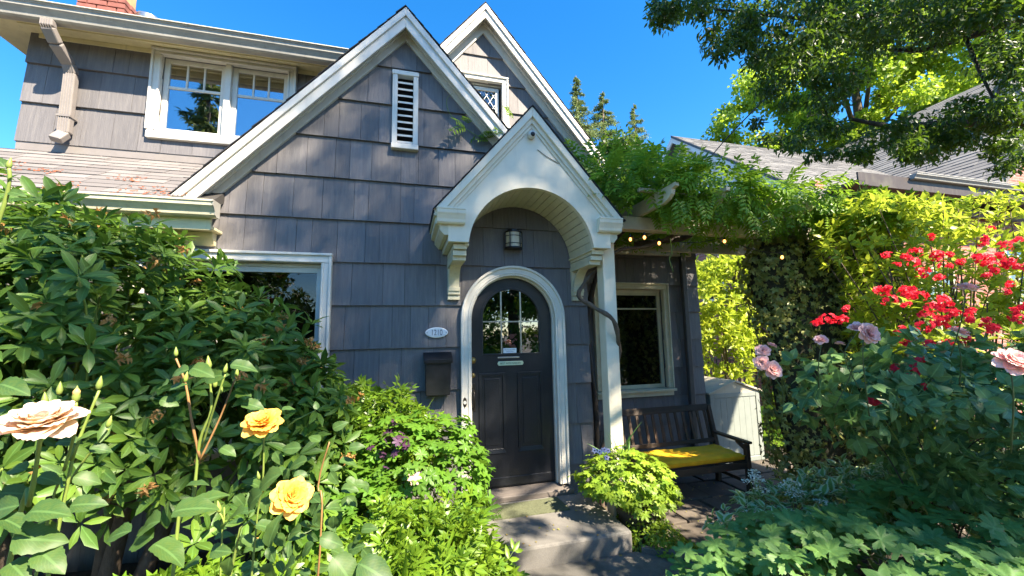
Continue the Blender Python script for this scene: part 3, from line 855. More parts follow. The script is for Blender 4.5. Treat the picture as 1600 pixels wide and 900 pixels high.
# front face: strips between arch and gable lines
ha = (.075, 3.475); hs = 1.17; hbz = 2.245
def face(y0, y1, mat, nm, r=HR):
    m = MB(); xsf = sorted(set(np.round(np.concatenate([np.linspace(HC-.775, HC-r, 5), HC-r*np.cos(np.linspace(0, PI, 41)), np.linspace(HC+r, HC+.775, 5), [ha[0]]]), 5)))
    top = lambda x: ha[1]-hs*abs(x-ha[0])
    bot = lambda x: HZ+math.sqrt(max(r*r-(x-HC)**2, 0)) if abs(x-HC) < r-1e-6 else hbz
    N = len(xsf)
    vs = [(x, y, zz) for y in (y0, y1) for x in xsf for zz in (max(bot(x), hbz), top(x))]
    fs = []
    for i in range(N-1):
        a = 2*i; b = 2*N+2*i
        fs += [(a, a+2, a+3, a+1), (b, b+1, b+3, b+2), (a, b, b+2, a+2), (a+1, a+3, b+3, b+1)]
    fs += [(0, 1, 2*N+1, 2*N), (2*N-2, 4*N-2, 4*N-1, 2*N-1)]
    m.add(vs, fs); return part(nm, m, mat, hood)
face(HF, HF+.05, 'offwhite', 'hood_face')
# boarded barrel vault
nb = 26; ths = np.linspace(math.asin((hbz-HZ)/HR), PI-math.asin((hbz-HZ)/HR), nb+1)
for i in range(nb):
    a, b = ths[i]+.004, ths[i+1]-.004
    c = []
    for r in (HR+.002, HR+.03):
        for y in (HF+.051, -.0):
            pass
    pts = [(HC+(HR+.004)*math.cos(a), HZ+(HR+.004)*math.sin(a)), (HC+(HR+.004)*math.cos(b), HZ+(HR+.004)*math.sin(b)), (HC+(HR+.03)*math.cos(b), HZ+(HR+.03)*math.sin(b)), (HC+(HR+.03)*math.cos(a), HZ+(HR+.03)*math.sin(a))]
    part('vault_board', MB().prism(pts, HF+.0505, -.032, 'y'), 'cream', hood)
part('vault_lining', MB().add([(HC+(HR+.032)*math.cos(t), y, HZ+(HR+.032)*math.sin(t)) for y in (HF+.05, -.03) for t in ths], [(i, i+1, nb+2+i, nb+1+i) for i in range(nb)]), 'cream', hood)
# side beams under the barrel and side cheeks
for s in (-1, 1):
    x0 = HC+s*HR; x1 = HC+s*.775
    part('plate_beam', MB().box(min(x0, x1)+.002, max(x0, x1)-.002, HF+.051, -.001, hbz+.001, 2.46), 'cream', hood, bevel=.004)
    part('beam_lip', MB().box(min(x0-s*.012, x0+s*.03), max(x0-s*.012, x0+s*.03), HF+.052, -.03, hbz-.018, hbz+.0), 'cream', hood)
    # stepped side cornice running back to the wall, seen from below
    cr = MB().prism([(x1, 2.30), (x1+s*.035, 2.30), (x1+s*.075, 2.345), (x1+s*.075, 2.38), (x1+s*.11, 2.395), (x1+s*.11, 2.455), (x1, 2.455)][::s], HF+.0, -.001, 'y')
    part('side_cornice', cr, 'cream', hood, bevel=.003)
    part('eave_board', MB().box(min(x1-s*.10, x1+s*.125), max(x1-s*.10, x1+s*.125), HF-.035, -.001, 2.4555, 2.478), 'cream', hood, bevel=.003)
    pts = [(x1+s*(.03+p[0]*1.15), 2.385+p[1]*1.15) for p in OGEE[:9]]+[(x1+s*.03, 2.525)]
    # gutter: returns along the front and runs back along the side
    gp = [(HF-.03-p[0]*.95, 2.39+p[1]*1.12) for p in OGEE[:9]]+[(HF-.03, 2.525)]
    fx0, fx1 = (x1-.155, x1+.03) if s > 0 else (x1-.03, x1+.155)
    sidep = [(x1+s*(.0+p[0]*1.0), 2.39+p[1]*1.12) for p in OGEE[:9]]+[(x1, 2.525)]
    part('gutter', MB().prism(sidep if s > 0 else sidep[::-1], HF-.03, -.002, 'y'), 'offwhite', hood, bevel=.002)
    part('gutter_return', MB().prism([(HF-.0-p[0]*.62, 2.392+p[1]*1.11) for p in OGEE[:9]]+[(HF, 2.52)], x1-s*.14 if s > 0 else x1-.10, x1+.10 if s > 0 else x1-s*.14, 'x'), 'offwhite', hood, bevel=.002)
    # curved bracket
    bx0, bx1 = (HC+s*.665-.055, HC+s*.665+.055)
    zb0, zb1 = 1.79, 2.243
    bk = MB().prism([(-.002, zb0), (-.05, zb0), (-.05, zb1-.10), (-.002, zb1-.10)], bx0, bx1, 'x'); br = part('bracket', bk, 'cream', house, bevel=.003, label=None)
    for i, (dz, dy) in enumerate(((0, .072), (.05, .088), (.085, .10))):
        part('lower_step', MB().prism([(-.001, zb0+dz+.0), (-dy-.0, zb0+dz), (-dy, zb0+dz+.038), (-.001, zb0+dz+.038)], bx0-.004, bx1+.004, 'x'), 'cream', br, bevel=.003)
    for i, (dz, dy) in enumerate(((.0, .56), (.052, .53), (.09, .49))):
        part('upper_step', MB().prism([(-.001, zb1-dz-.048), (-dy, zb1-dz-.048), (-dy, zb1-dz-.002), (-.001, zb1-dz-.002)], bx0-.004, bx1+.004, 'x'), 'cream', br, bevel=.003)
    # the S-curve strut
    cs_ = []; outer = []; inner = []
    for t in np.linspace(0, 1, 14):
        yy = -.085-.375*(t**1.75); zz = zb0+.125+.20*(1-(1-t)**2.1)+.03*t
        outer.append((yy, zz))
    for t in np.linspace(0, 1, 14):
        yy = -.05-.30*(t**1.35); zz = zb0+.165+.19*(1-(1-t)**1.5)
        inner.append((yy, min(zz, zb1-.139)))
    m = MB(); K = len(outer)
    vs = [(bx0+.004, *p) for p in outer]+[(bx0+.004, *p) for p in inner]+[(bx1-.004, *p) for p in outer]+[(bx1-.004, *p) for p in inner]
    fs = []
    for i in range(K-1):
        fs += [(i, i+1, K+i+1, K+i), (2*K+i, 3*K+i, 3*K+i+1, 2*K+i+1), (i, 2*K+i, 2*K+i+1, i+1), (K+i, K+i+1, 3*K+i+1, 3*K+i)]
    m.add(vs, fs); part('strut', m, 'cream', br)
# hood roof and its rake
hr_ = MB()
HA = (.075, 3.56)
for s in (-1, 1):
    xe = HC+s*.905
    zt = HA[1]-hs*abs(xe-HC)
    hr_.prism([(HC, HA[1]), (xe, zt), (xe, zt-.03), (HC, HA[1]-.034)], HF-.028, -.0, 'y')
hro = part('hood_roof', hr_, 'roofdark', hood)
for s in (-1, 1):
    xe = HC+s*.885; dz = abs(xe-HC)*hs
    def pr(top, bot, ya, yb, nm, e=0):
        part(nm, MB().prism([(HC, HA[1]-top), (xe, HA[1]-dz-top), (xe-s*e, HA[1]-dz-bot+e*hs), (HC, HA[1]-bot)], ya, yb, 'y'), 'offwhite', hood, bevel=.005)
    pr(.003, .10, HF-.055, HF-.030, 'rake_board', .02)
    pr(.035, .155, HF-.029, HF-.012, 'rake_fillet', .03)
    pr(.035, .195, HF-.0115, HF-.0005, 'rake_backing', .04)
    shx = MB(); ln = .905; k = 11
    for i in range(k):
        a, b = i/k, (i+1.1)/k
        x0, x1_ = HC+s*.905*a, HC+s*.91*min(b, 1)
        z0, z1_ = HA[1]-hs*.905*a, HA[1]-hs*.91*min(b, 1)
        shx.hexa([(x0, HF-.066, z0+.002), (x1_, HF-.066, z1_+.006), (x1_, 0, z1_+.008), (x0, 0, z0+.003), (x0, HF-.066, z0+.010), (x1_, HF-.066, z1_+.016), (x1_, 0, z1_+.016), (x0, 0, z0+.010)])
    part('edge_shingles', shx, 'roofdark', hood, kind='stuff')
wr = MB().tube([(.13, HF-.006, 3.16), (.22, HF-.006, 3.10), (.33, HF-.006, 3.05), (.42, HF-.006, 3.04)], .004, 5); part('camera_cable', wr, 'gutter', hood)

# ------------------------------------------------------------------ chimney
ch = part('chimney', MB().box(-4.80, -4.38, 1.42, 1.98, 4.7, 5.50), 'mortar', house, label='red brick chimney rising behind the upper gutter')
BL, BH, BD = .19, .058, .09
def brick(x0, x1, y0, y1, z): part('brick', MB().box(x0, x1, y0, y1, z, z+BH), 'brick', ch, bevel=.004)
zc = 5.0; r_ = 0
while zc < 5.56:
    xo = -4.825+(0 if r_ % 2 else -.095)
    x = xo
    while x < -4.36:
        a, b = max(x, -4.825), min(x+BL, -4.355)
        if b-a > .03: brick(a, b-.010, 1.395, 1.395+BD, zc+random.uniform(-.002, .002))
        x += BL+.004
    y = 1.40+(0 if r_ % 2 else .1)
    y = 1.49
    while y < 2.0:
        brick(-4.355-BD, -4.355, y, min(y+BL-.01, 2.0), zc); y += BL+.002
    zc += BH+.012; r_ += 1
part('chimney_cap', MB().box(-4.78, -4.41, 1.45, 1.95, 5.50, zc+.005), 'mortar', ch)
part('flue', MB().prism([(-4.68, 5.3), (-4.40, 5.3), (-4.40, 5.50), (-4.52, 5.72), (-4.52, 5.95), (-4.68, 5.95)], 1.47, 1.85, 'y'), 'terracotta', ch, bevel=.012)
vc = MB().lathe([(.055, 0), (.055, .30)], (-4.24, 1.62, 5.14), 20); 
vco = part('vent_pipe', vc, 'terracotta', ch, smooth=True)
part('vent_cap', MB().lathe([(.10, .27), (.125, .30), (.128, .325), (.12, .33), (.127, .345), (.120, .362), (.07, .375)], (-4.24, 1.62, 5.14), 24), 'steel', ch, smooth=True)

# ------------------------------------------------------------------ neighbour's house
t = NT('neighbour_brickwork'); v = t.coord((1, 1, 1)); 
bt = t.new('ShaderNodeTexBrick'); bt.inputs['Scale'].default_value = 1.0; bt.inputs['Brick Width'].default_value = .21; bt.inputs['Row Height'].default_value = .075; bt.inputs['Mortar Size'].default_value = .008
sx_ = t.new('ShaderNodeSeparateXYZ'); t.link(v, sx_.inputs[0]); cx2 = t.new('ShaderNodeCombineXYZ'); t.link(t.math('ADD', sx_.outputs[0], sx_.outputs[1]), cx2.inputs[0]); t.link(sx_.outputs[2], cx2.inputs[1]); t.link(cx2.outputs[0], bt.inputs['Vector'])
bt.inputs['Color1'].default_value = (.30, .085, .06, 1); bt.inputs['Color2'].default_value = (.42, .15, .105, 1); bt.inputs['Mortar'].default_value = (.34, .25, .21, 1)
t.color(bt.outputs['Color']); t.b.inputs['Roughness'].default_value = .9; MT['nbbrick'] = t.m
MT['brownwood'] = painted('dark_brown_soffit', (.05, .035, .028), .6, .2)

nb_ = thing('neighbour_house', 'red brick neighbouring house with grey shingle roofs beyond the pergola', 'house', (10, 4, -.56))
nw = part('brick_wall', MB().box(7.35, 14.5, 1.95, 2.2, -.56, 4.2).box(7.35, 7.6, 2.2, 11, -.56, 4.6), 'nbbrick', nb_)
gwall = MB().prism([(2.0, 4.1), (10.4, 4.1), (6.1, 7.45)], 7.28, 7.4, 'x'); part('gable_wall', gwall, 'nbsiding', nb_)
# clapboards on the white gable
for k in range(11):
    z = 4.12+k*.3
    w = (7.45-z)/.84-.45
    if w < .2: break
    part('clapboard', MB().prism([(7.262, z), (7.278, z), (7.279, z+.295)], 6.1-w*.96, 6.1+w*.96, 'y'), 'nbsiding', nb_)
SW = .808
def wing(u, v, h, L=math.hypot(1, SW)):
    return (u, 1.75+v/L-h*SW/L, 4.05+v*SW/L+h/L)
wl_ = MB().prism([(1.72, 4.02), (6.09, 7.55), (6.09, 7.40), (1.80, 3.92)], 6.98, 13.4, 'x'); wl_.prism([(6.09, 7.55), (10.6, 3.9), (10.5, 3.80), (6.09, 7.40)], 6.98, 13.4, 'x')
wro = part('wing_roof', wl_, 'roofgrey', nb_)
LW = math.hypot(1, SW)
roof_courses('shingle_courses', wro, 'roofgrey', wing, 6.97, 13.3, 0, 4.35*LW, .16, .32, .014)
part('rake_board', MB().prism([(1.72, 3.80), (6.09, 7.33), (6.09, 7.53), (1.72, 4.0)], 6.93, 6.975, 'x').prism([(6.09, 7.33), (10.6, 3.68), (10.6, 3.88), (6.09, 7.53)], 6.93, 6.975, 'x'), 'nbsiding', wro)
part('rake_trim', MB().prism([(1.72, 3.96), (6.09, 7.49), (6.09, 7.57), (1.72, 4.04)], 6.90, 6.925, 'x'), 'darkpipe', wro)
# big west facing roof behind, ridge running away
BS = .75
mro = part('main_roof', MB().prism([(12.3, 4.45), (21.2, 4.45+BS*8.9), (21.2, 4.3+BS*8.9), (12.3, 4.3)], 1.9, 32, 'y'), 'roofgrey', nb_)
LB = math.hypot(1, BS)
roof_courses('shingle_courses', mro, 'roofgrey', lambda u, v, h: (12.28+v/LB-h*BS/LB, u, 4.46+v*BS/LB+h/LB), 1.9, 22, 0, 8.9*LB, .24, .7, .018)
part('front_gable_wall', MB().prism([(12.4, 4.3), (21.2, 4.3), (21.2, 4.25+BS*8.8)], 2.0, 2.2, 'y'), 'nbbrick', nb_)
sf = MB().box(7.2, 15.5, 1.30, 1.95, 4.20, 4.26); sf.box(7.2, 15.5, 1.28, 1.31, 4.15, 4.40); sf.box(8.8, 15.5, 1.31, 2.0, 4.36, 4.42)
part('porch_eave', sf, 'brownwood', nb_)
part('porch_gutter', MB().prism([(1.28-p[0], 4.36+p[1]) for p in OGEE], 8.6, 15.5, 'x'), 'gutter', nb_)
# dormer at the far right of the big roof
dz0 = 6.6
dm = part('roof_dormer', MB().prism([(2.3, 7.2), (4.1, 7.2), (3.2, 9.0)], 17, 20, 'x'), 'nbsiding', nb_)
for s in (-1, 1):
    part('dormer_roof', MB().prism([(3.2, 9.2), (3.2+s*1.15, 7.1), (3.2+s*1.15, 6.9), (3.2, 9.0)][::s], 16.8, 21, 'x'), 'roofgrey', dm)
def nb_window(x0, x1, z0, z1):
    w = part('window', MB().box(x0, x1, 1.90, 1.96, z0, z1), 'room', nb_)
    part('window_frame', MB().box(x0-.07, x0, 1.87, 1.95, z0-.07, z1+.07).box(x1, x1+.07, 1.87, 1.95, z0-.07, z1+.07).box(x0, x1, 1.87, 1.95, z0-.07, z0).box(x0, x1, 1.87, 1.95, z1, z1+.07), 'cream', w)
    n = max(2, int((x1-x0)/.28)); 
    for i in range(1, n): part('muntin', MB().box(x0+(x1-x0)*i/n-.015, x0+(x1-x0)*i/n+.015, 1.885, 1.90, z0, z1), 'cream', w)
    for k in range(1, 4): part('muntin', MB().box(x0, x1, 1.886, 1.899, z0+(z1-z0)*k/4-.015, z0+(z1-z0)*k/4+.015), 'cream', w)
    part('pane', MB().box(x0, x1, 1.891, 1.896, z0, z1), 'pane', w)
nb_window(12.6, 13.9, 2.0, 3.45)
nb_window(9.2, 10.6, 1.2, 2.7)
swn = part('window', MB().box(7.30, 7.36, 4.85, 5.6, 2.35, 3.15), 'room', nb_)
part('window_frame', MB().box(7.27, 7.34, 4.78, 4.85, 2.28, 3.22).box(7.27, 7.34, 5.6, 5.67, 2.28, 3.22).box(7.27, 7.34, 4.85, 5.6, 3.15, 3.22).box(7.27, 7.34, 4.85, 5.6, 2.28, 2.35).box(7.275, 7.335, 4.85, 5.6, 2.73, 2.77), 'nbsiding', swn)
# power cable from the gable
cb = MB().tube([tuple(at(1102, 255, 9.5)), tuple(at(1130, 222, 8.6)), tuple(at(1160, 190, 8)), tuple(at(1190, 160, 7.4)), tuple(at(1215, 135, 7)), tuple(at(1260, 60, 6)), tuple(at(1300, -40, 5.5))], .012, 6)
cbo = part('overhead_cable', cb, 'black', None); tag(cbo, 'black overhead cable sagging from the neighbouring white gable towards the tree', 'cable')
# ------------------------------------------------------------------ things on the front of the house
mbx = thing('mailbox', 'black wall mounted mailbox left of the front door', 'mailbox', (-.745, -.05, .88))
b = MB().hexa([(-.855, -.135, .885), (-.630, -.135, .885), (-.630, -.032, .885), (-.855, -.032, .885), (-.865, -.145, 1.215), (-.620, -.145, 1.215), (-.620, -.032, 1.255), (-.865, -.032, 1.255)])
part('body', b, 'blackrough', mbx, bevel=.007)
part('lid', MB().hexa([(-.878, -.160, 1.195), (-.607, -.160, 1.195), (-.607, -.031, 1.262), (-.878, -.031, 1.262), (-.878, -.158, 1.222), (-.607, -.158, 1.222), (-.607, -.031, 1.285), (-.878, -.031, 1.285)]), 'blackrough', mbx, bevel=.006)
part('lid_lip', MB().box(-.876, -.609, -.166, -.159, 1.185, 1.222), 'blackrough', mbx, bevel=.003)
nm = thing('house_number_plaque', 'white oval plaque reading 1210 above the mailbox', 'sign', (-.752, -.04, 1.47))
ov = [(-.752+.108*math.cos(t), 1.472+.050*math.sin(t)) for t in np.linspace(0, 2*PI, 40, endpoint=False)]
MT['enamel'] = plain('white_enamel', (.74, .78, .80), .3, 0, .03); MT['enamelblue'] = plain('pale_blue_enamel', (.52, .62, .70), .3, 0, .04); MT['num'] = plain('slate_numerals', (.07, .10, .14), .5)
part('rim', MB().prism(ov, -.052, -.030, 'y'), 'enamel', nm, bevel=.004)
part('face', MB().prism([(-.752+(p[0]+.752)*.90, 1.472+(p[1]-1.472)*.82) for p in ov], -.0545, -.0515, 'y'), 'enamelblue', nm)
text('numerals', '1210', 'num', nm, .078, (-.752, -.0550, 1.470), .72, .001)
for sx2 in (-.092, .092): part('screw', MB().tube([(-.752+sx2, -.0545, 1.472), (-.752+sx2, -.0575, 1.472)], .004, 8), 'black', nm)

lt = thing('wall_lantern', 'black framed wall lantern with cream glass above the door', 'lantern', (.03, -.06, 2.42))
LX, LZ0, LZ1 = .03, 2.315, 2.525
part('back_plate', MB().box(LX-.06, LX+.06, -.045, -.028, LZ0+.01, LZ1-.01), 'black', lt, bevel=.004)
hexp = [(LX+.095*math.cos(t), -.075-.085*math.sin(t)) for t in np.linspace(0, PI, 9)]
part('glass', MB().prism([(LX+.085*math.cos(t), -.075-.078*math.sin(t)) for t in np.linspace(0, PI, 9)]+[(LX-.085, -.045), (LX+.085, -.045)], LZ0+.025, LZ1-.035, 'z'), 'lamp_glass', lt)
part('roof_cap', MB().prism(hexp+[(LX-.095, -.04), (LX+.095, -.04)], LZ1-.035, LZ1-.020, 'z').prism([(LX+.07*math.cos(t), -.075-.062*math.sin(t)) for t in np.linspace(0, PI, 9)]+[(LX-.07, -.04), (LX+.07, -.04)], LZ1-.0195, LZ1, 'z'), 'black', lt, bevel=.004)
part('base_ring', MB().prism(hexp+[(LX-.095, -.04), (LX+.095, -.04)], LZ0+.008, LZ0+.025, 'z'), 'black', lt, bevel=.003)
for t in (0.03, .30, .70, .97): 
    x, y = LX+.092*math.cos(t*PI), -.075-.083*math.sin(t*PI)
    part('bar', MB().box(x-.005, x+.005, y-.005, y+.005, LZ0+.025, LZ1-.035), 'black', lt)
for z in (LZ1-.075, LZ0+.055): part('cross_band', MB().prism([(LX+.091*math.cos(t), -.075-.082*math.sin(t)) for t in np.linspace(0, PI, 9)]+[(LX+.088*math.cos(t), -.075-.079*math.sin(t)) for t in np.linspace(PI, 0, 9)], z, z+.007, 'z'), 'black', lt)

sc = thing('security_camera', 'small white dome security camera at the hood peak', 'camera', (.07, -.66, 3.29))
part('housing', MB().tube([(.068, HF-.002, 3.285), (.068, HF-.03, 3.285), (.068, HF-.058, 3.28), (.068, HF-.066, 3.279)], [.034, .036, .034, .028], 18), 'white', sc, smooth=True)
part('lens', MB().blob((.068, HF-.062, 3.279), (.024, .012, .024), 14, 8), 'black', sc, smooth=True)

dm_ = thing('doormat', 'faded green striped doormat on the concrete stoop', 'doormat', (.05, -.25, -.15))
M0 = [(-.27, -.17), (.40, -.14), (.42, -.43), (-.29, -.43)]
part('mat_base', MB().prism(M0[::-1], -.149, -.142, 'z'), 'mat', dm_)
for i in range(15):
    t0, t1 = (i+.12)/15, (i+.80)/15
    def lp(a, b, t): return (a[0]+(b[0]-a[0])*t, a[1]+(b[1]-a[1])*t)
    q = [lp(M0[0], M0[3], t0), lp(M0[1], M0[2], t0), lp(M0[1], M0[2], t1), lp(M0[0], M0[3], t1)]
    part('rib', MB().prism(q[::-1], -.1418, -.136, 'z'), 'mat', dm_)

# ------------------------------------------------------------------ bench
bn = thing('garden_bench', 'dark slatted wooden bench under the cream window', 'bench', (2.2, .4, -.5))
bx0, bx1 = 1.38, 2.97; FZ = -.498
def bar_(nm, p, q, w, h, up=(0, 0, 1), mat='bench', bev=.005): return part(nm, MB().bar(p, q, w, h, up), mat, bn, bevel=bev)
for x in (bx0+.03, bx1-.03):
    bar_('leg', (x, .10, FZ), (x, .10, .08), .055, .055, (0, 1, 0))
    bar_('leg', (x, .60, FZ), (x, .58, -.10), .055, .06, (0, 1, 0)); bar_('back_post', (x, .58, -.10), (x, .70, .455), .055, .055, (0, 1, 0))
    bar_('armrest', (x, .045, .105), (x, .63, .115), .075, .028, (0, 0, 1))
    bar_('arm_bracket', (x, .13, .03), (x, .24, .088), .05, .03)
    bar_('side_rail', (x, .12, -.16), (x, .58, -.16), .03, .075)
    bar_('lower_rail', (x, .12, -.36), (x, .58, -.36), .03, .04)
bar_('front_apron', (bx0+.05, .095, -.155), (bx1-.05, .095, -.155), .03, .08, mat='benchx')
bar_('top_rail', (bx0+.05, .692, .425), (bx1-.05, .692, .425), .035, .085, (0, .2, 1), 'benchx')
bar_('lower_back_rail', (bx0+.05, .60, .02), (bx1-.05, .60, .02), .03, .055, (0, .2, 1), 'benchx')
nsl = 13
for i in range(nsl):
    x = bx0+.11+(bx1-bx0-.22)*i/(nsl-1)
    bar_('back_slat', (x, .605, .045), (x, .683, .385), .040, .014, (0, 1, 0), bev=.003)
for i in range(6): bar_('seat_slat', (bx0+.03, .145+i*.082, -.106), (bx1-.03, .145+i*.082, -.106), .066, .02, mat='benchx', bev=.003)
# cushion: rounded slab with piping and puckers
cu = thing('bench_cushion', 'bright yellow canvas cushion along the bench seat', 'cushion', (2.3, .35, -.09))
nx_, ny_ = 48, 18
cx0, cx1, cy0, cy1 = 1.46, 2.905, .10, .575
V = []; F = []
def cz(i, j, top):
    u, v_ = i/nx_, j/ny_; e = min(u, 1-u)*(cx1-cx0); f = min(v_, 1-v_)*(cy1-cy0)
    r = .022; k = min(1, e/r)*1; k2 = min(1, f/r)
    rise = math.sqrt(max(0, 1-(1-k)**2))*math.sqrt(max(0, 1-(1-k2)**2))
    wob = .004*math.sin(u*23+v_*5)+.003*math.sin(u*61+v_*13)*(1-v_)+.003*math.sin(v_*19+u*7)
    return -.094+(.045+.024*rise+wob*rise if top else 0)
for top in (0, 1):
    for i in range(nx_+1):
        for j in range(ny_+1):
            V.append((cx0+(cx1-cx0)*i/nx_+.003*math.sin(j), cy0+(cy1-cy0)*j/ny_+.004*math.sin(i*.7), cz(i, j, top)))
W_ = (nx_+1)*(ny_+1); id_ = lambda t, i, j: t*W_+i*(ny_+1)+j
for i in range(nx_):
    for j in range(ny_):
        F.append((id_(1, i, j), id_(1, i+1, j), id_(1, i+1, j+1), id_(1, i, j+1))); F.append((id_(0, i, j), id_(0, i, j+1), id_(0, i+1, j+1), id_(0, i+1, j)))
for i in range(nx_):
    F.append((id_(0, i, 0), id_(0, i+1, 0), id_(1, i+1, 0), id_(1, i, 0))); F.append((id_(0, i+1, ny_), id_(0, i, ny_), id_(1, i, ny_), id_(1, i+1, ny_)))
for j in range(ny_):
    F.append((id_(0, 0, j+1), id_(0, 0, j), id_(1, 0, j), id_(1, 0, j+1))); F.append((id_(0, nx_, j), id_(0, nx_, j+1), id_(1, nx_, j+1), id_(1, nx_, j)))
part('cover', MB().add(V, F), 'cushion', cu, smooth=True)
part('piping', MB().tube([(cx0, cy0-.002, -.05), ((cx0+cx1)/2, cy0-.005, -.05), (cx1, cy0-.002, -.05), (cx1+.002, cy1, -.05), (cx0, cy1, -.05), (cx0, cy0-.002, -.05)], .005, 6), 'cushion', cu, smooth=True)

# ------------------------------------------------------------------ resin shed
sh_ = thing('storage_shed', 'pale resin storage shed standing beside the bench', 'shed', (3.88, 1.5, -.56))
sx0, sx1, sy0, sy1, sz0, sz1 = 3.40, 4.32, 1.18, 1.95, -.53, .50
part('side_wall', MB().box(sx0+.03, sx0+.06, sy0+.03, sy1, sz0, sz1-.01), 'shed', sh_)
part('side_wall', MB().box(sx1-.06, sx1-.03, sy0+.03, sy1, sz0, sz1-.01), 'shedroof', sh_, label='right side panel with sunlight painted in as cream')  # lighter resin than the other wall: sunlight put into this side's colour
part('back_wall', MB().box(sx0+.06, sx1-.06, sy1-.03, sy1, sz0, sz1-.01), 'shed', sh_)
dr = part('door_panel', MB().box(sx0+.055, sx1-.055, sy0+.012, sy0+.03, sz0+.02, sz1-.05), 'shed', sh_)
fm = MB(); fm.box(sx0, sx0+.07, sy0-.005, sy0+.04, sz0, sz1-.0); fm.box(sx1-.07, sx1, sy0-.005, sy0+.04, sz0, sz1-.0); fm.box(sx0+.07, sx1-.07, sy0-.003, sy0+.038, sz1-.07, sz1-.002); fm.box(sx0+.07, sx1-.07, sy0-.003, sy0+.038, sz0, sz0+.07)
part('frame', fm, 'shed', sh_, bevel=.006)
for i in range(7): part('groove_board', MB().box(sx0+.078+i*.110, sx0+.078+i*.110+.1092, sy0+.006, sy0+.0125, sz0+.08, sz1-.08), 'shed', dr, bevel=.003)
rf_ = MB(); mx_ = (sx0+sx1)/2
for s in (-1, 1): rf_.prism([(mx_, sz1+.19), (mx_+s*.50, sz1+.02), (mx_+s*.50, sz1-.01), (mx_, sz1+.16)][::s], sy0-.03, sy1+.04, 'y')
part('roof', rf_, 'shedroof', sh_, bevel=.006)
part('gable_panel', MB().prism([(mx_-.45, sz1-.001), (mx_+.45, sz1-.001), (mx_, sz1+.155)], sy0+.0, sy0+.03, 'y'), 'shedroof', sh_)

# ------------------------------------------------------------------ pergola
pg = thing('pergola', 'cream painted timber pergola overgrown with vines beside the hood', 'pergola', (2.8, -.1, -.56))
def pbar(nm, p, q, w, h, up=(0, 0, 1)): return part(nm, MB().bar(p, q, w, h, up), 'pergola', pg, bevel=.006)
def postp(x, y, z0=-.55, z1=2.49, w=.135):
    p_ = part('post', MB().box(x-w/2, x+w/2, y-w/2, y+w/2, z0, z1), 'offwhite', pg, bevel=.008)
    return p_
postp(.905, -.40); postp(4.35, -.45)
pbar('beam', (.86, -.44, 2.56), (4.9, -.44, 2.56), .045, .14)
pbar('beam', (.86, -.36, 2.56), (4.9, -.36, 2.56), .03, .13)
pbar('beam', (1.9, .62, 2.60), (4.9, .62, 2.60), .045, .14)
pbar('ledger', (.95, 1.14, 2.66), (3.2, 1.14, 2.66), .05, .14)
for i in range(7):
    x = 1.30+i*.56
    y0_ = -1.05
    pts = [(1.1, 2.635), (-.85, 2.635), (-.93, 2.655), (-.985, 2.69), (-1.0, 2.735), (-1.05, 2.745), (-1.05, 2.78), (1.1, 2.78)]
    part('rafter', MB().prism(pts, x-.022, x+.022, 'x'), 'pergola', pg, bevel=.004)
for i, y in enumerate((-.75, -.2, .3, .85)):
    pbar('batten', (1.1, y, 2.80), (4.9, y, 2.80), .04, .035)

# string lights under the pergola
sl_ = thing('string_lights', 'warm glowing string lights hung under the pergola beam', 'string lights', (1.5, -.45, 2.45))
bp = [(at(985, 374, 4.0)), (at(1007, 371, 3.9)), (at(1030, 380, 4.0)), (at(1132, 377, 4.2)), (at(1222, 402, 4.1)), (at(962, 488, 3.95)), (at(950, 600, 4.2))]
cord = sorted([tuple(q) for q in bp[:5]], key=lambda q: q[0])
cpts = []
for a, b2_ in zip(cord[:-1], cord[1:]):
    for t in np.linspace(0, 1, 6): cpts.append((a[0]+(b2_[0]-a[0])*t, a[1]+(b2_[1]-a[1])*t, a[2]+.045+(b2_[2]-a[2])*t-.05*math.sin(PI*t)))
part('cord', MB().tube(cpts, .004, 5), 'black', sl_)
for q in bp:
    bb = part('bulb', MB().blob(q, (.014, .014, .019), 10, 7), 'bulb', sl_, smooth=True)
    part('socket', MB().tube([(q[0], q[1], q[2]+.017), (q[0], q[1], q[2]+.05)], .011, 8), 'black', bb)

# ------------------------------------------------------------------ garden chair at the right
gc = thing('garden_chair', 'weathered grey wooden garden chair behind the pink rose bush', 'chair', (4.2, -.6, -.5))
def W(p): return tuple(p)
c0 = np.array([4.05, -.72, 0.0]); a_ = math.radians(118)
ex = np.array([math.cos(a_), math.sin(a_), 0]); ey = np.array([-math.sin(a_), math.cos(a_), 0])
def cp_(x, y, z): return tuple(c0-ex*x-ey*y+np.array([0, 0, z]))
def cbar(nm, p, q, w, h, up=(0, 0, 1)): return part(nm, MB().bar(cp_(*p), cp_(*q), w, h, up), 'teakgrey', gc, bevel=.005)
for i in range(6): cbar('seat_slat', (-.29, .0+i*.085, -.13-.01*i), (.29, .0+i*.085, -.13-.01*i), .075, .022)
for i in range(6): 
    x = -.25+i*.10
    cbar('back_slat', (x, .47, -.17), (x*1.12, .80, .42-.10*abs(x)*2), .088, .02, tuple(ey))
for s in (-1, 1):
    cbar('leg', (s*.30, -.02, -.498), (s*.30, -.02, .10), .09, .03, tuple(ey)); cbar('leg', (s*.28, .55, -.498), (s*.28, .42, -.12), .06, .03, tuple(ey))
    cbar('armrest', (s*.34, -.08, .115), (s*.33, .62, .115), .12, .022); cbar('side_rail', (s*.28, .0, -.16), (s*.28, .56, -.24), .03, .09)

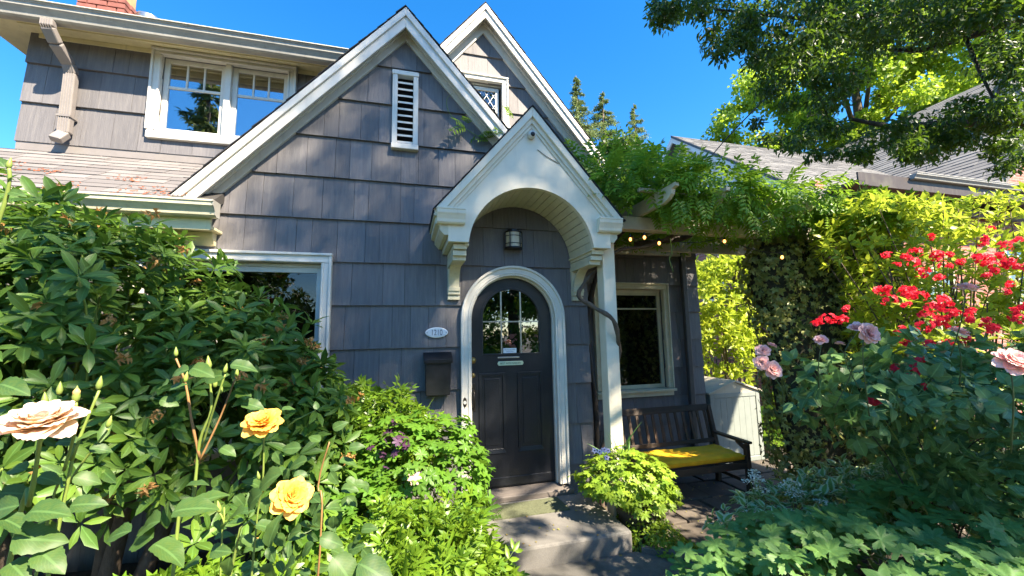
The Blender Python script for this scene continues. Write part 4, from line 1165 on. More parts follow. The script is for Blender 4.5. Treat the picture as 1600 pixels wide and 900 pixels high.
# iron railing beyond the shed
rl = thing('iron_railing', 'thin black iron railing along the neighbouring brick wall', 'railing', (6.6, 4, -.5))
part('rail', MB().bar((6.6, 2.2, .75), (6.6, 9.5, .75), .03, .03).bar((6.6, 2.2, -.3), (6.6, 9.5, -.3), .03, .03), 'black', rl)
for i in range(50): part('baluster', MB().box(6.59, 6.61, 2.25+i*.145-.01, 2.25+i*.145+.01, -.56, .74), 'black', rl)
# ------------------------------------------------------------------ foliage engine
def unit(a): return a/np.maximum(np.linalg.norm(a, axis=-1, keepdims=True), 1e-9)
class Tpl:
    def __init__(s, v, f, uv):
        s.v = np.array(v, float); s.f = f; s.uv = np.array(uv, float)
def t_blade(rows, wid, shape, fold=.18, droop=.12, base=0.0, wave=0.0, serr=0.0):
    """leaf of unit length along +y; shape(t) gives the half width"""
    v = []; uv = []; f = []
    for i in range(rows+1):
        t = i/rows; w = wid*shape(t)*(1+serr*(-1)**i); z = -droop*t*t
        wv = wave*math.sin(t*13); v += [(-w, t, z+fold*w+wv), (0, t, z), (w, t, z+fold*w-wv*.8)]; uv += [(0, t), (.5, t), (1, t)]
    for i in range(rows):
        a = 3*i; f += [(a, a+1, a+4, a+3), (a+1, a+2, a+5, a+4)]
    return Tpl(v, f, uv)
lance = lambda t: math.sin(PI*min(1, max(.0, t))**.85)**.8 if 0 < t < 1 else .02
ovate = lambda t: (math.sin(PI*t**.72))**.75 if 0 < t < 1 else .03
rsh = lambda t: math.sin(PI*t**1.25)**.7 if 0 < t < 1 else .03
T_RHODO = t_blade(7, .17, rsh, .35, .22, wave=.012)
T_RHODO_LO = t_blade(3, .17, rsh, .35, .22)
T_OV = t_blade(14, .32, ovate, .30, .34, wave=.03, serr=.045)
T_OV_LO = t_blade(3, .34, ovate, .28, .22)
T_LEAF3 = t_blade(3, .19, lance, .3, .2)
T_LEAF2 = Tpl([(0, 0, 0), (-.19, .45, .05), (.19, .45, .05), (0, 1, -.12)], [(0, 2, 1), (1, 2, 3)], [(.5, 0), (0, .5), (1, .5), (.5, 1)])
T_WIDE2 = Tpl([(0, 0, 0), (-.34, .45, .08), (.34, .45, .08), (0, 1, -.12)], [(0, 2, 1), (1, 2, 3)], [(.5, 0), (0, .5), (1, .5), (.5, 1)])
def t_palm(lobes, spread, notch, teeth, rs, droop=.25, cup=.0):
    """lobed round leaf, centre at the origin, pointing along +y"""
    pts = []
    for k in range(lobes):
        a0 = -spread/2+spread*k/(lobes-1); wl = spread/(lobes-1)/2
        L = rs(k/(lobes-1))
        if teeth:
            pts += [(a0-wl*.62, L*.80), (a0-wl*.42, L*.78), (a0-wl*.28, L*.97), (a0-wl*.12, L*.93), (a0, L*1.06), (a0+wl*.12, L*.93), (a0+wl*.28, L*.97), (a0+wl*.42, L*.78), (a0+wl*.62, L*.80)]
        else:
            pts += [(a0-wl*.45, L*.72), (a0, L), (a0+wl*.45, L*.72)]
        if k < lobes-1: pts.append((a0+wl, notch))
    v = [(0, 0, 0)]; uv = [(.5, .5)]
    n = len(pts)
    # middle ring for curvature
    for sc_ in (.55, 1.0):
        for a, r in pts:
            r2 = r*sc_; v.append((math.sin(a)*r2, math.cos(a)*r2, -droop*r2*r2+cup*r2+.05*math.sin(a*lobes*1.0)*r2)); uv.append((.5+.5*sc_*(1 if a > 0 else -1)*.9, .5+.5*math.cos(a)*r2))
    f = []
    for i in range(n-1):
        f += [(0, i+2, i+1), (i+1, i+2, n+i+2, n+i+1)]
    return Tpl(v, f, uv)
T_GER = t_palm(7, 5.2, .48, True, lambda k: 1-.25*abs(k-.5)*2, .18, .10)
T_GER_LO = t_palm(5, 4.9, .50, False, lambda k: 1.0, .18, .10)
T_IVY = t_palm(5, 3.9, .45, False, lambda k: 1-.45*abs(k-.5)*2, .15)
def pinnate(n_pairs, lt, ratio=.36, ang=58, gap=None, droop=.25, term=True):
    """compound leaf as one template of unit length"""
    v = []; f = []; uv = []
    items = []
    for i in range(n_pairs):
        t = .18+.68*i/max(1, n_pairs-1)
        for s in (-1, 1): items.append((t, s*math.radians(ang), ratio*(1-.25*abs(t-.45))))
    if term: items.append((.82, 0, ratio))
    for t, a, L in items:
        o = len(v); ca, sa = math.cos(a), math.sin(a)
        for (x, y, z) in lt.v:
            X, Y, Z = x*L, y*L, z*L
            v.append((X*ca+Y*sa, t-X*sa*1+Y*ca, -droop*t*t+Z-.10*abs(Y*sa)*2)); 
        f += [tuple(i+o for i in q) for q in lt.f]; uv += [tuple(u) for u in lt.uv]
    o = len(v); v += [(-.006, 0, 0), (.006, 0, 0), (.004, .85, -droop*.72), (-.004, .85, -droop*.72)]; f.append((o, o+1, o+2, o+3)); uv += [(.5, 0)]*4
    return Tpl(v, f, uv)
T_WIST = pinnate(5, T_LEAF3, .34, 62)
T_WIST_LO = pinnate(4, T_LEAF2, .36, 62)
T_NAND = pinnate(3, T_LEAF3, .46, 48, droop=.2)
T_NAND_LO = pinnate(3, T_LEAF2, .46, 48, droop=.2)
T_ROSE = pinnate(2, t_blade(5, .36, ovate, .25, .2), .46, 66, droop=.22)
T_ROSE_LO = pinnate(2, T_WIDE2, .46, 66, droop=.22)
T_FERN = pinnate(14, T_LEAF2, .20, 72, droop=.45)

def frames(D, N):
    y = unit(D); x = unit(np.cross(y, N)); z = np.cross(x, y)
    return x, y, z

def in_view(P, m=60):
    d = P-CAM; w = d@FW
    u = 800+FPX*(d@RT)/np.maximum(w, 1e-6); v_ = 450-FPX*(d@UP)/np.maximum(w, 1e-6)
    return (w > .05) & (u > -m) & (u < 1600+m) & (v_ > -m) & (v_ < 900+m), w

def leaf_mesh(name, tpl, P, D, N, Sz, mat, tint=None):
    n = len(P); x, y, z = frames(D, N); k = len(tpl.v)
    V = (P[:, None, :]+Sz[:, None, None]*(tpl.v[None, :, 0:1]*x[:, None, :]+tpl.v[None, :, 1:2]*y[:, None, :]+tpl.v[None, :, 2:3]*z[:, None, :])).reshape(-1, 3)
    li = np.concatenate([np.array(q) for q in tpl.f]); ls = np.array([len(q) for q in tpl.f])
    LI = (li[None, :]+(np.arange(n)*k)[:, None]).reshape(-1); LT = np.tile(ls, n)
    me = bpy.data.meshes.new(name)
    me.vertices.add(n*k); me.vertices.foreach_set('co', V.astype(np.float32).ravel())
    me.loops.add(len(LI)); me.loops.foreach_set('vertex_index', LI.astype(np.int32))
    me.polygons.add(len(LT)); me.polygons.foreach_set('loop_start', np.concatenate([[0], np.cumsum(LT)[:-1]]).astype(np.int32)); me.polygons.foreach_set('loop_total', LT.astype(np.int32))
    me.polygons.foreach_set('use_smooth', np.ones(len(LT), bool))
    uv = me.uv_layers.new(name='UVMap'); uv.data.foreach_set('uv', tpl.uv[np.tile(li, n)].astype(np.float32).ravel())
    a = me.attributes.new('tint', 'FLOAT', 'POINT')
    t = rng.random(n) if tint is None else tint
    a.data.foreach_set('value', np.repeat(t, k).astype(np.float32))
    me.update(calc_edges=True); me.materials.append(MT[mat] if isinstance(mat, str) else mat)
    return me

def leaf_parts(parent, tpl, P, D, N, Sz, mat, n_ind=300, name='leaf', lo=None, mass='foliage', tint=None):
    """the leaves that show largest become objects of their own, the rest one joined part"""
    P, D, N = np.asarray(P, float), np.asarray(D, float), np.asarray(N, float); Sz = np.broadcast_to(np.asarray(Sz, float), (len(P),)).copy()
    vis, w = in_view(P, 10)
    score = np.where(vis, Sz/np.maximum(w, .05), 0)
    idx = np.argsort(-score); ind = idx[:n_ind]; ind = ind[score[ind] > 0]
    rest = np.setdiff1d(np.arange(len(P)), ind)
    if len(ind):
        one = np.zeros((1, 3)); me = leaf_mesh(name, tpl, one, np.array([[0, 1., 0]]), np.array([[0, 0, 1.]]), np.ones(1), mat, np.zeros(1))
        x, y, z = frames(D[ind], N[ind]); pl = np.array(world_loc(parent))
        for j, i in enumerate(ind):
            s = Sz[i]; o = bpy.data.objects.new(name, me); col.objects.link(o); o.parent = parent
            p = P[i]-pl
            o.matrix_basis = Matrix(((x[j, 0]*s, y[j, 0]*s, z[j, 0]*s, p[0]), (x[j, 1]*s, y[j, 1]*s, z[j, 1]*s, p[1]), (x[j, 2]*s, y[j, 2]*s, z[j, 2]*s, p[2]), (0, 0, 0, 1)))
    if len(rest):
        me = leaf_mesh(mass, lo or tpl, P[rest], D[rest], N[rest], Sz[rest], mat, None if tint is None else tint[rest])
        o = bpy.data.objects.new(mass, me); col.objects.link(o); o.parent = parent; o.location = -world_loc(parent)
        o['kind'] = 'stuff' if len(rest) > 60 and n_ind else 'thing'
        if o['kind'] == 'thing': del o['kind']
        return o

def shell(ells, n, lo=.72, hi=1.04, upper=-.5, power=2.0):
    """points near the surfaces of ellipsoids (c, r), with outward normals; buried points are dropped"""
    wts = np.array([r[0]*r[1]+r[1]*r[2]+r[0]*r[2] for c, r in ells]); cnt = rng.multinomial(n, wts/wts.sum())
    P, N = [], []
    for (c, r), k in zip(ells, cnt):
        c, r = np.array(c, float), np.array(r, float)
        d = unit(rng.normal(size=(k*3, 3))); d = d[d[:, 2] > upper][:k]
        rr = lo+(hi-lo)*rng.random(len(d))**(1/power)
        rr = rr*(1+.11*np.sin(d[:, 0]*7+c[0]*9)*np.sin(d[:, 2]*8+c[2]*5)+.08*np.sin(d[:, 1]*13+d[:, 0]*11))
        P.append(c+d*r*rr[:, None]); N.append(unit(d/r))
    P, N = np.concatenate(P), np.concatenate(N)
    keep = np.ones(len(P), bool)
    for c, r in ells: keep &= (((P-np.array(c))/np.array(r))**2).sum(1) > lo*lo*.9
    return P[keep], N[keep]

def rand_perp(A):
    r = unit(rng.normal(size=A.shape)); return unit(np.cross(A, r))

def whorls(P, A, n, L, th=(50, 88), jit=.15):
    """n leaves round every shoot tip P with axis A"""
    Ps, Ds, Ns, Ss = [], [], [], []
    e1 = rand_perp(A); e2 = np.cross(A, e1)
    for k in range(n):
        ph = 2*PI*(k*.382)+rng.normal(0, .2, len(P)); t = np.radians(rng.uniform(th[0], th[1], len(P)) if k < n*.7 else rng.uniform(15, th[0], len(P)))
        rad = e1*np.cos(ph)[:, None]+e2*np.sin(ph)[:, None]
        D = A*np.cos(t)[:, None]+rad*np.sin(t)[:, None]+rng.normal(0, jit, P.shape)
        Nn = A*np.sin(t)[:, None]-rad*np.cos(t)[:, None]
        Ps.append(P+A*(.012*k/n*3)[()] if False else P+D*.01); Ds.append(D); Ns.append(Nn+rng.normal(0, .12, P.shape)); Ss.append(L*rng.uniform(.65, 1.1, len(P)))
    return np.concatenate(Ps), np.concatenate(Ds), np.concatenate(Ns), np.concatenate(Ss)

def stems(parent, base, tips, r0=.008, r1=.003, mat='stem', bend=.12, name='stem', n=5, seg=5, kind=None):
    m = MB()
    for tp in tips:
        b = np.array(base if not callable(base) else base(tp), float); tp = np.array(tp, float)
        off = rng.normal(0, bend, 3)*np.array([1, 1, .2]); pts = []
        for t in np.linspace(0, 1, seg): pts.append(b+(tp-b)*t+off*math.sin(PI*t)*.5+np.array([0, 0, .10*math.sin(PI*t)]))
        m.tube(pts, list(np.linspace(r0, r1, seg)), n)
    return part(name, m, mat, parent, smooth=True, kind=kind or ('stuff' if len(tips) > 12 else None))

UPV = np.array([0, 0, 1.0])
# leaf materials ------------------------------------------------------------
MT['l_rhodo'] = leaf_mat('rhododendron_leaf', [(0.047, 0.109, 0.019), (0.108, 0.220, 0.029), (0.070, 0.153, 0.025), (0.195, 0.320, 0.036), (0.047, 0.109, 0.019)], 0.32, (.16, .30, .03), .42, .5, .4)
MT['l_ger'] = leaf_mat('geranium_leaf', [(0.047, 0.128, 0.014), (0.071, 0.187, 0.017), (0.101, 0.230, 0.022), (0.047, 0.128, 0.014)], .32, (.28, .48, .04), .45, .3)
MT['l_lime'] = leaf_mat('lime_geranium_leaf', [(0.105, 0.211, 0.021), (0.174, 0.316, 0.030), (0.232, 0.358, 0.034), (0.105, 0.211, 0.021)], .35, (.38, .55, .05), .45, .3)
MT['l_crane'] = leaf_mat('cranesbill_leaf', [(0.053, 0.146, 0.040), (0.084, 0.207, 0.054), (0.115, 0.243, 0.059), (0.053, 0.146, 0.040)], .3, (.16, .40, .07), .5, .35)
MT['l_nand'] = leaf_mat('nandina_leaf', [(0.040, 0.112, 0.010), (0.079, 0.184, 0.013), (0.135, 0.240, 0.017), (0.040, 0.112, 0.010)], .32, (.32, .50, .035), .35, .3)
MT['l_rose'] = leaf_mat('yellow_rose_leaf', [(0.026, 0.073, 0.022), (0.042, 0.100, 0.026), (0.060, 0.123, 0.028), (0.026, 0.073, 0.022)], .25, (.22, .42, .06), .48, .35, .3)
MT['l_rose2'] = leaf_mat('pink_rose_leaf', [(0.053, 0.132, 0.052), (0.082, 0.174, 0.064), (0.119, 0.216, 0.067), (0.053, 0.132, 0.052)], .25, (.16, .36, .07), .4, .4)
MT['l_wist'] = leaf_mat('wisteria_leaf', [(0.066, 0.168, 0.021), (0.132, 0.280, 0.029), (0.205, 0.378, 0.034), (0.066, 0.168, 0.021)], 0.48, (.35, .55, .04), .4)
MT['l_ivy'] = leaf_mat('ivy_leaf', [(0.065, 0.109, 0.024), (0.138, 0.182, 0.047), (0.293, 0.337, 0.113), (0.098, 0.146, 0.033), (0.065, 0.109, 0.024)], .25, (.30, .34, .08), .4)
MT['l_yellow'] = leaf_mat('golden_shrub_leaf', [(0.164, 0.272, 0.023), (0.304, 0.420, 0.029), (0.445, 0.520, 0.038), (0.164, 0.272, 0.023)], 0.5, (.50, .64, .07), .4)
MT['l_maple'] = leaf_mat('maple_leaf', [(0.096, 0.212, 0.018), (0.181, 0.323, 0.022), (0.299, 0.422, 0.027), (0.096, 0.212, 0.018)], 0.5, (.48, .66, .05), .5)
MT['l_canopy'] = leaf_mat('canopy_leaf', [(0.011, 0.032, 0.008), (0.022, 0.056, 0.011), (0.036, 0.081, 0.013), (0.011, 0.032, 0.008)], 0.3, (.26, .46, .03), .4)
MT['l_conifer'] = leaf_mat('conifer_needles', [(0.079, 0.145, 0.054), (0.123, 0.210, 0.071), (0.190, 0.263, 0.088), (0.079, 0.145, 0.054)], .25, (.2, .25, .06), .6)
MT['l_varieg'] = leaf_mat('variegated_leaf', [(0.095, 0.218, 0.044), (0.170, 0.312, 0.064), (0.095, 0.218, 0.044)], .3, (.3, .45, .16), .5, rim=(.50, .58, .34))
MT['litter'] = leaf_mat('fallen_leaf', [(.30, .20, .06), (.16, .11, .05), (.22, .26, .06), (.40, .30, .12), (.30, .20, .06)], .1, (.5, .4, .1), .7)
MT['l_purple'] = leaf_mat('purple_leaf', [(.045, .018, .05), (.08, .035, .085), (.045, .018, .05)], .25, (.22, .07, .22), .5)
MT['l_cover'] = leaf_mat('ground_cover_leaf', [(.045, .12, .015), (.10, .21, .02), (.19, .30, .03), (.045, .12, .015)], .35, (.4, .55, .04), .4)
MT['l_fern'] = leaf_mat('fern_frond', [(.04, .12, .02), (.08, .19, .025), (.04, .12, .02)], .4, (.35, .55, .05), .5)
MT['dried'] = leaf_mat('dried_flower', [(.28, .13, .035), (.45, .24, .07), (.52, .33, .13), (.28, .13, .035)], .3, (.7, .4, .12), .7)
MT['p_red'] = leaf_mat('red_petal', [(.70, .015, .03), (.85, .03, .07), (.70, .015, .03)], .45, (.9, .06, .12), .45)
MT['p_yellow'] = leaf_mat('yellow_petal', [(.80, .50, .08), (.86, .60, .14), (.80, .50, .08)], .35, (.95, .62, .10), .5, base=(.86, .42, .03))
MT['p_peach'] = leaf_mat('peach_petal', [(.72, .60, .50), (.76, .66, .58), (.72, .60, .50)], .38, (.95, .70, .50), .5, base=(.80, .56, .20))
MT['p_pink'] = leaf_mat('pink_petal', [(.86, .52, .50), (.90, .68, .62), (.86, .52, .50)], .35, (.95, .55, .62), .5)
MT['p_white'] = leaf_mat('white_petal', [(.70, .74, .66), (.80, .82, .76), (.70, .74, .66)], .3, (.85, .9, .8), .5)
MT['p_lilac'] = leaf_mat('lilac_petal', [(.55, .50, .75), (.72, .68, .85), (.55, .50, .75)], .3, (.7, .6, .9), .5)

def bush(name, label, cat, loc, ells, nsh, per, L, mat, tpl, lo, n_ind=300, th=(50, 88), upw=.4, lo_r=.7, ymax=None, zmin=None, group=None, stem=None, nst=14, jit=.15, filt=None):
    t = thing(name, label, cat, loc, group)
    P, N = shell(ells, nsh, lo_r)
    k = np.ones(len(P), bool)
    if ymax is not None: k &= P[:, 1] < ymax
    if zmin is not None: k &= P[:, 2] > zmin
    if filt is not None: k &= filt(P)
    P, N = P[k], N[k]
    A = unit(N*(1-upw)+UPV*upw+rng.normal(0, .18, P.shape))
    a, b, c, s = whorls(P, A, per, L, th, jit)
    leaf_parts(t, tpl, a, b, c, s, mat, n_ind, lo=lo)
    if stem: stems(t, loc if not isinstance(stem, dict) else stem['base'], P[rng.choice(len(P), min(nst, len(P)), False)], mat='stem' if stem is True else stem.get('mat', 'stem'), r0=.007 if stem is True else stem.get('r', .007))
    return t, P, A

# 1 rhododendron in front of the left window ------------------------------------
re_ = [((-4.25, -1.15, .95), (1.25, .95, 1.42)), ((-2.95, -1.00, 1.0), (.95, .80, 1.22)), ((-2.15, -.95, .80), (.62, .66, .98)), ((-1.72, -.95, .55), (.36, .50, .72)), ((-5.3, -1.5, 1.3), (1.0, 1.0, 1.4)), ((-3.05, -.75, 1.50), (.60, .45, .72)), ((-3.7, -.80, 1.75), (.85, .5, .72))]
rho, RP, RA = bush('rhododendron', 'large dark green rhododendron with withered orange flower heads hiding the left window', 'shrub', (-3, -1.1, -.2), re_, 2100, 9, .125, 'l_rhodo', T_RHODO, T_RHODO_LO, 300, (55, 92), .45, .74, ymax=-.16, zmin=.10, filt=lambda P: ~((P[:, 2] < .62) & (P[:, 0] > -3.7) & (P[:, 0] < -2.0)))
P2, N2 = shell(re_, 2600, .35, upper=-.9); k2 = (P2[:, 1] < -.2) & (P2[:, 2] > .55); P2, N2 = P2[k2], N2[k2]
a, b, c, s = whorls(P2, unit(N2+UPV*.3), 6, .12); me = leaf_mesh('inner_foliage', T_RHODO_LO, a, b, c, s, 'l_rhodo')
o = bpy.data.objects.new('inner_foliage', me); col.objects.link(o); o.parent = rho; o.location = -world_loc(rho); o['kind'] = 'stuff'
for (x0, y0, x1, z1, y1) in ((-2.95, -1.0, -3.5, 1.2, -1.0), (-2.75, -.95, -2.7, 1.3, -.9), (-2.6, -1.0, -2.15, 1.1, -1.0), (-3.1, -1.1, -4.2, 1.0, -1.2), (-2.7, -1.05, -2.4, 1.0, -1.25)):
    pts = [(x0, y0, -.25), (x0+(x1-x0)*.25, y0+(y1-y0)*.2, .15), (x0+(x1-x0)*.6, y0+(y1-y0)*.6, .6), (x1, y1, z1)]
    part('trunk', MB().tube(pts, [.055, .045, .035, .018], 10), 'bark', rho, smooth=True)
stems(rho, lambda tp: (tp[0]*.7-2.8*.3, tp[1]*.6-1.0*.4, tp[2]*.55), RP[rng.choice(len(RP), 70, False)], .009, .004, 'stem', .08, 'twig')
# withered flower heads
vis, w = in_view(RP, -10); d2 = np.linalg.norm(RP-CAM, axis=1); cand = np.where(vis)[0]; cand = cand[np.argsort(d2[cand])][:900]
pick = rng.choice(cand, 95, False); T_CR = t_blade(3, .30, ovate, .9, .7)
for i in pick:
    n = 14; A = np.repeat(RA[i][None], n, 0); q = unit(rng.normal(size=(n, 3))+A*.6)
    me = leaf_mesh('withered_flower_head', T_CR, RP[i]+RA[i]*.085+q*rng.uniform(.005, .022, (n, 1)), unit(q+np.array([0, 0, -.9])), rng.normal(size=(n, 3)), rng.uniform(.018, .036, n), 'dried')
    o = bpy.data.objects.new('withered_flower_head', me); col.objects.link(o); o.parent = rho; o.location = -world_loc(rho)

n = 620; lx = np.concatenate([rng.uniform(.85, 5.0, 520), rng.uniform(-.55, 1.1, 100)]); ly = np.concatenate([rng.uniform(-1.15, 1.1, 520), rng.uniform(-1.9, -.05, 100)])
lz = np.where(lx > 1.05+0*lx, -.489, np.where(ly > -.93, np.where(lx < .74, -.147, -.489), -.298)); ok_ = ~((lx < .9) & (lx > .70)) & ~((lz == -.489) & (ly < -1.1)); P = np.stack([lx, ly, lz+.003], 1)[ok_]
D = unit(rng.normal(size=P.shape)*np.array([1, 1, .08])); N = unit(UPV+rng.normal(0, .25, P.shape))
fo = bpy.data.objects.new('fallen_leaves', leaf_mesh('fallen_leaves', T_OV_LO, P, D, N, rng.uniform(.010, .030, len(P)), 'litter')); col.objects.link(fo); fo['kind'] = 'stuff'; tag(fo, 'small fallen leaves and petals scattered over the paving and doorstep', 'leaf litter')
# 2 pale geranium mound beside the stoop -----------------------------------------
def mound(name, label, cat, loc, ells, n, R, mat, tpl, lo, n_ind=300, filt=None, tilt=.55, group=None, stem_tip=True, face=0.0):
    t = thing(name, label, cat, loc, group)
    P, N = shell(ells, n, .80, 1.05, -.35)
    if filt is not None: k = filt(P); P, N = P[k], N[k]
    Nn = unit(N*(1-tilt)+UPV*tilt+rng.normal(0, .22, P.shape)+np.array([-.1, -.25, 0])*face)
    D = unit(N*.7-UPV*.35+rand_perp(Nn)*.55); D = unit(D-Nn*(D*Nn).sum(1)[:, None])
    leaf_parts(t, tpl, P, D, Nn, R*rng.uniform(.6, 1.15, len(P)), mat, n_ind, lo=lo)
    stems(t, loc, P[rng.choice(len(P), min(40, len(P)), False)]-Nn[:1]*.01, .003, .002, 'stem', .06, 'stalk')
    return t, P, Nn
ger, GP, GN = mound('geranium_mound', 'rounded mound of bright lobed geranium leaves left of the doorstep', 'plant', (-1.0, -.95, -.1),
    [((-.98, -.98, .42), (.50, .36, .44)), ((-1.20, -1.15, .22), (.42, .36, .36)), ((-.80, -.80, .36), (.36, .3, .34))], 1500, .062, 'l_ger', T_GER, T_GER_LO, 300)
n = 26; i = np.argsort(np.abs(GP[:, 0]+1.12)+np.abs(GP[:, 2]-.72)+.5*np.maximum(GP[:, 1]+1.05, 0))[:n]
pl_ = leaf_mesh('purple_leaf', T_GER, GP[i]+GN[i]*.02+np.array([0, -.02, 0]), unit(GN[i]*.2+rng.normal(0, .6, (n, 3))), GN[i], .038*rng.uniform(.7, 1.2, n), 'l_purple')
ph_ = bpy.data.objects.new('purple_foliage', pl_); col.objects.link(ph_); tag(ph_, 'dark purple dusky leaves poking out of the geranium mound', 'plant')
j = GP[np.argsort(np.linalg.norm(GP-at(655, 745, 2.45), axis=1))[:1]]
pk = leaf_mesh('pink_leaf', T_GER, j+np.array([[0, -.03, .01]]), np.array([[.3, -.2, -.5]]), np.array([[-.1, -.7, .6]]), np.array([.05]), 'p_pink')
o = bpy.data.objects.new('pink_leaf', pk); col.objects.link(o); o.parent = ger; o.location = -world_loc(ger)

# 3 nandinas
nan_specs = [('bright green nandina with fine pointed leaves under the mailbox', (-1.35, -.62, -.2), [((-1.30, -.58, .48), (.50, .30, .50)), ((-1.62, -.75, .30), (.3, .3, .4))], 620, .165, 300),
             ('lime tinted nandina spreading at the bottom edge before the path', (-1.0, -1.75, -.3), [((-.98, -1.62, .05), (.42, .34, .40)), ((-.72, -1.55, -.08), (.26, .26, .28))], 620, .15, 300),
             ('low bright green nandina beneath the rhododendron trunks', (-1.95, -1.95, -.2), [((-1.85, -1.95, .12), (.55, .28, .30)), ((-1.35, -1.85, .02), (.38, .3, .34))], 620, .14, 300)]
for lab, loc, el, n, L, ni in nan_specs:
    t = thing('nandina', lab, 'shrub', loc, 'nandina shrubs in the left bed')
    P, N = shell(el, n, .72, 1.08, -.3); A = unit(N*.5+UPV*.5+rng.normal(0, .15, P.shape))
    a, b, c, s = whorls(P-A*.05, A, 3, L, (25, 65), .15)
    leaf_parts(t, T_NAND, a, b, c, s, 'l_nand', ni, lo=T_NAND_LO)
    stems(t, loc, P[rng.choice(len(P), 26, False)], .005, .002, 'stem', .05, 'stalk')
# strappy leaves in the bed
sb = thing('daylily_clump', 'upright strap leaved clump among the lime nandina at the front', 'plant', (-.98, -1.75, -.25))
n = 22; P = np.array([-.95, -1.72, -.1])+rng.normal(0, .10, (n, 3))*np.array([1, .8, .2]); D = unit(UPV+rng.normal(0, .35, (n, 3)))
T_STRAP = t_blade(8, .028, lambda t: (1-t**2.5)+.02, .6, .30)
leaf_parts(sb, T_STRAP, P, D, rng.normal(size=(n, 3)), rng.uniform(.4, .62, n), 'l_nand', 300)
sb2 = thing('daylily_clump', 'yellowish strap leaves rising from the geranium mound top', 'plant', (-1.0, -.8, -.1))
n = 14; P = np.array([-.98, -.80, .55])+rng.normal(0, .05, (n, 3)); D = unit(UPV+rng.normal(0, .35, (n, 3)))
leaf_parts(sb2, T_STRAP, P, D, rng.normal(size=(n, 3)), rng.uniform(.25, .42, n), 'l_lime', 300)

# 4 ferns beside the stoop
def fern(label, c, n, L, mat='l_fern', az=(0, 2*PI), el=(.35, 1.1)):
    t = thing('fern', label, 'fern', c, 'ferns beside the doorstep'); a = rng.uniform(az[0], az[1], n); e = rng.uniform(el[0], el[1], n)
    D = np.stack([np.cos(a)*np.cos(e), np.sin(a)*np.cos(e), np.sin(e)], 1); P = np.repeat(np.array(c)[None], n, 0)+rng.normal(0, .02, (n, 3))
    N = unit(UPV-D*D[:, 2:3]); leaf_parts(t, T_FERN, P, D, N, L*rng.uniform(.7, 1.15, n), mat, 300, name='frond')
fern('feathery fern arching over the left end of the doormat', (-.66, -.62, -.15), 22, .38)
fern('lit fern frond clump spilling onto the front of the stoop', (-.72, -1.0, -.25), 26, .42, az=(-1.6, .9))
fern('bright fern at the bottom edge beside the dark path', (-.62, -1.58, -.35), 20, .36)

# 5-6 roses ----------------------------------------------------------------------
T_PET = None
def petal_mesh(mat, cup=.35, wid=.62, name='petal'):
    nx, ny = 6, 6; v = []; uv = []; f = []
    for i in range(ny+1):
        t = i/ny
        w = wid*math.sin(PI*min(1, .12+t*.80))**.6
        for j in range(nx+1):
            u = j/nx*2-1
            x = w*u*.78; y = t*(1-.10*u*u*t); z = cup*(x*x*1.2)+.28*math.sin(t*PI*.9)*-.3+(.16*max(0, t-.72)*-3.0)+.03*math.sin(u*7+t*3)
            v.append((x, y, z)); uv.append((j/nx, t))
    for i in range(ny):
        for j in range(nx): a = i*(nx+1)+j; f.append((a, a+1, a+nx+2, a+nx+1))
    return Tpl(v, f, uv)
T_PETAL = petal_mesh('x')
def bloom(parent, c, axis, R, mat, indiv=True, rings=None, center=None):
    """many petalled rose: open outer petals, upright inner ones"""
    A = unit(np.array(axis, float)); c = np.array(c, float)
    e1 = unit(np.cross(A, np.array([.3, .1, 1.0]))); e2 = np.cross(A, e1)
    P, D, N, Sz = [], [], [], []
    rings = rings or [(7, 80, 1.0, .0), (8, 64, .92, .02), (8, 48, .80, .05), (8, 34, .66, .07), (7, 20, .50, .08), (6, 9, .36, .09)]
    for (n, th, sz, h) in rings:
        off = random.random()*6
        for k in range(n):
            ph = off+2*PI*k/n+random.gauss(0, .12); t = math.radians(th+random.gauss(0, 6))
            rad = e1*math.cos(ph)+e2*math.sin(ph)
            D.append(A*math.cos(t)+rad*math.sin(t)); N.append(A*math.sin(t)-rad*math.cos(t)); P.append(c+rad*R*.10*(th/80)+A*h*R); Sz.append(R*sz*random.uniform(.9, 1.08))
    P, D, N, Sz = map(np.array, (P, D, N, Sz))
    b = bpy.data.objects.new('bloom', leaf_mesh('bloom_centre', T_WIDE2, np.repeat(c[None], 14, 0)+A*R*.12, unit(A+rng.normal(0, .3, (14, 3))), rng.normal(size=(14, 3)), R*.25*rng.uniform(.7, 1.1, 14), mat))
    b.name = 'bloom'; col.objects.link(b); b.parent = parent; b.location = -world_loc(parent)
    if indiv: leaf_parts(b, T_PETAL, P, D, N, Sz, mat, 300, name='petal')
    else:
        o = bpy.data.objects.new('petals', leaf_mesh('petals', T_PETAL, P, D, N, Sz, mat)); col.objects.link(o); o.parent = b; o.location = (0, 0, 0)
    return b

def bud(parent, p, axis, r=.011, mat='stem', tip=None):
    r = r*.5
    A = unit(np.array(axis, float)); p = np.array(p)
    m = MB().tube([p-A*r*1.6, p-A*r, p, p+A*r*1.2, p+A*r*2.4, p+A*r*3.4], [r*.35, r*.8, r, r*.8, r*.42, r*.06], 9)
    part('bud', m, mat, parent, smooth=True)
    if tip: part('bud_tip', MB().tube([p+A*r*.4, p+A*r*1.6, p+A*r*2.8], [r*.85, r*.9, r*.2], 9), tip, parent, smooth=True)

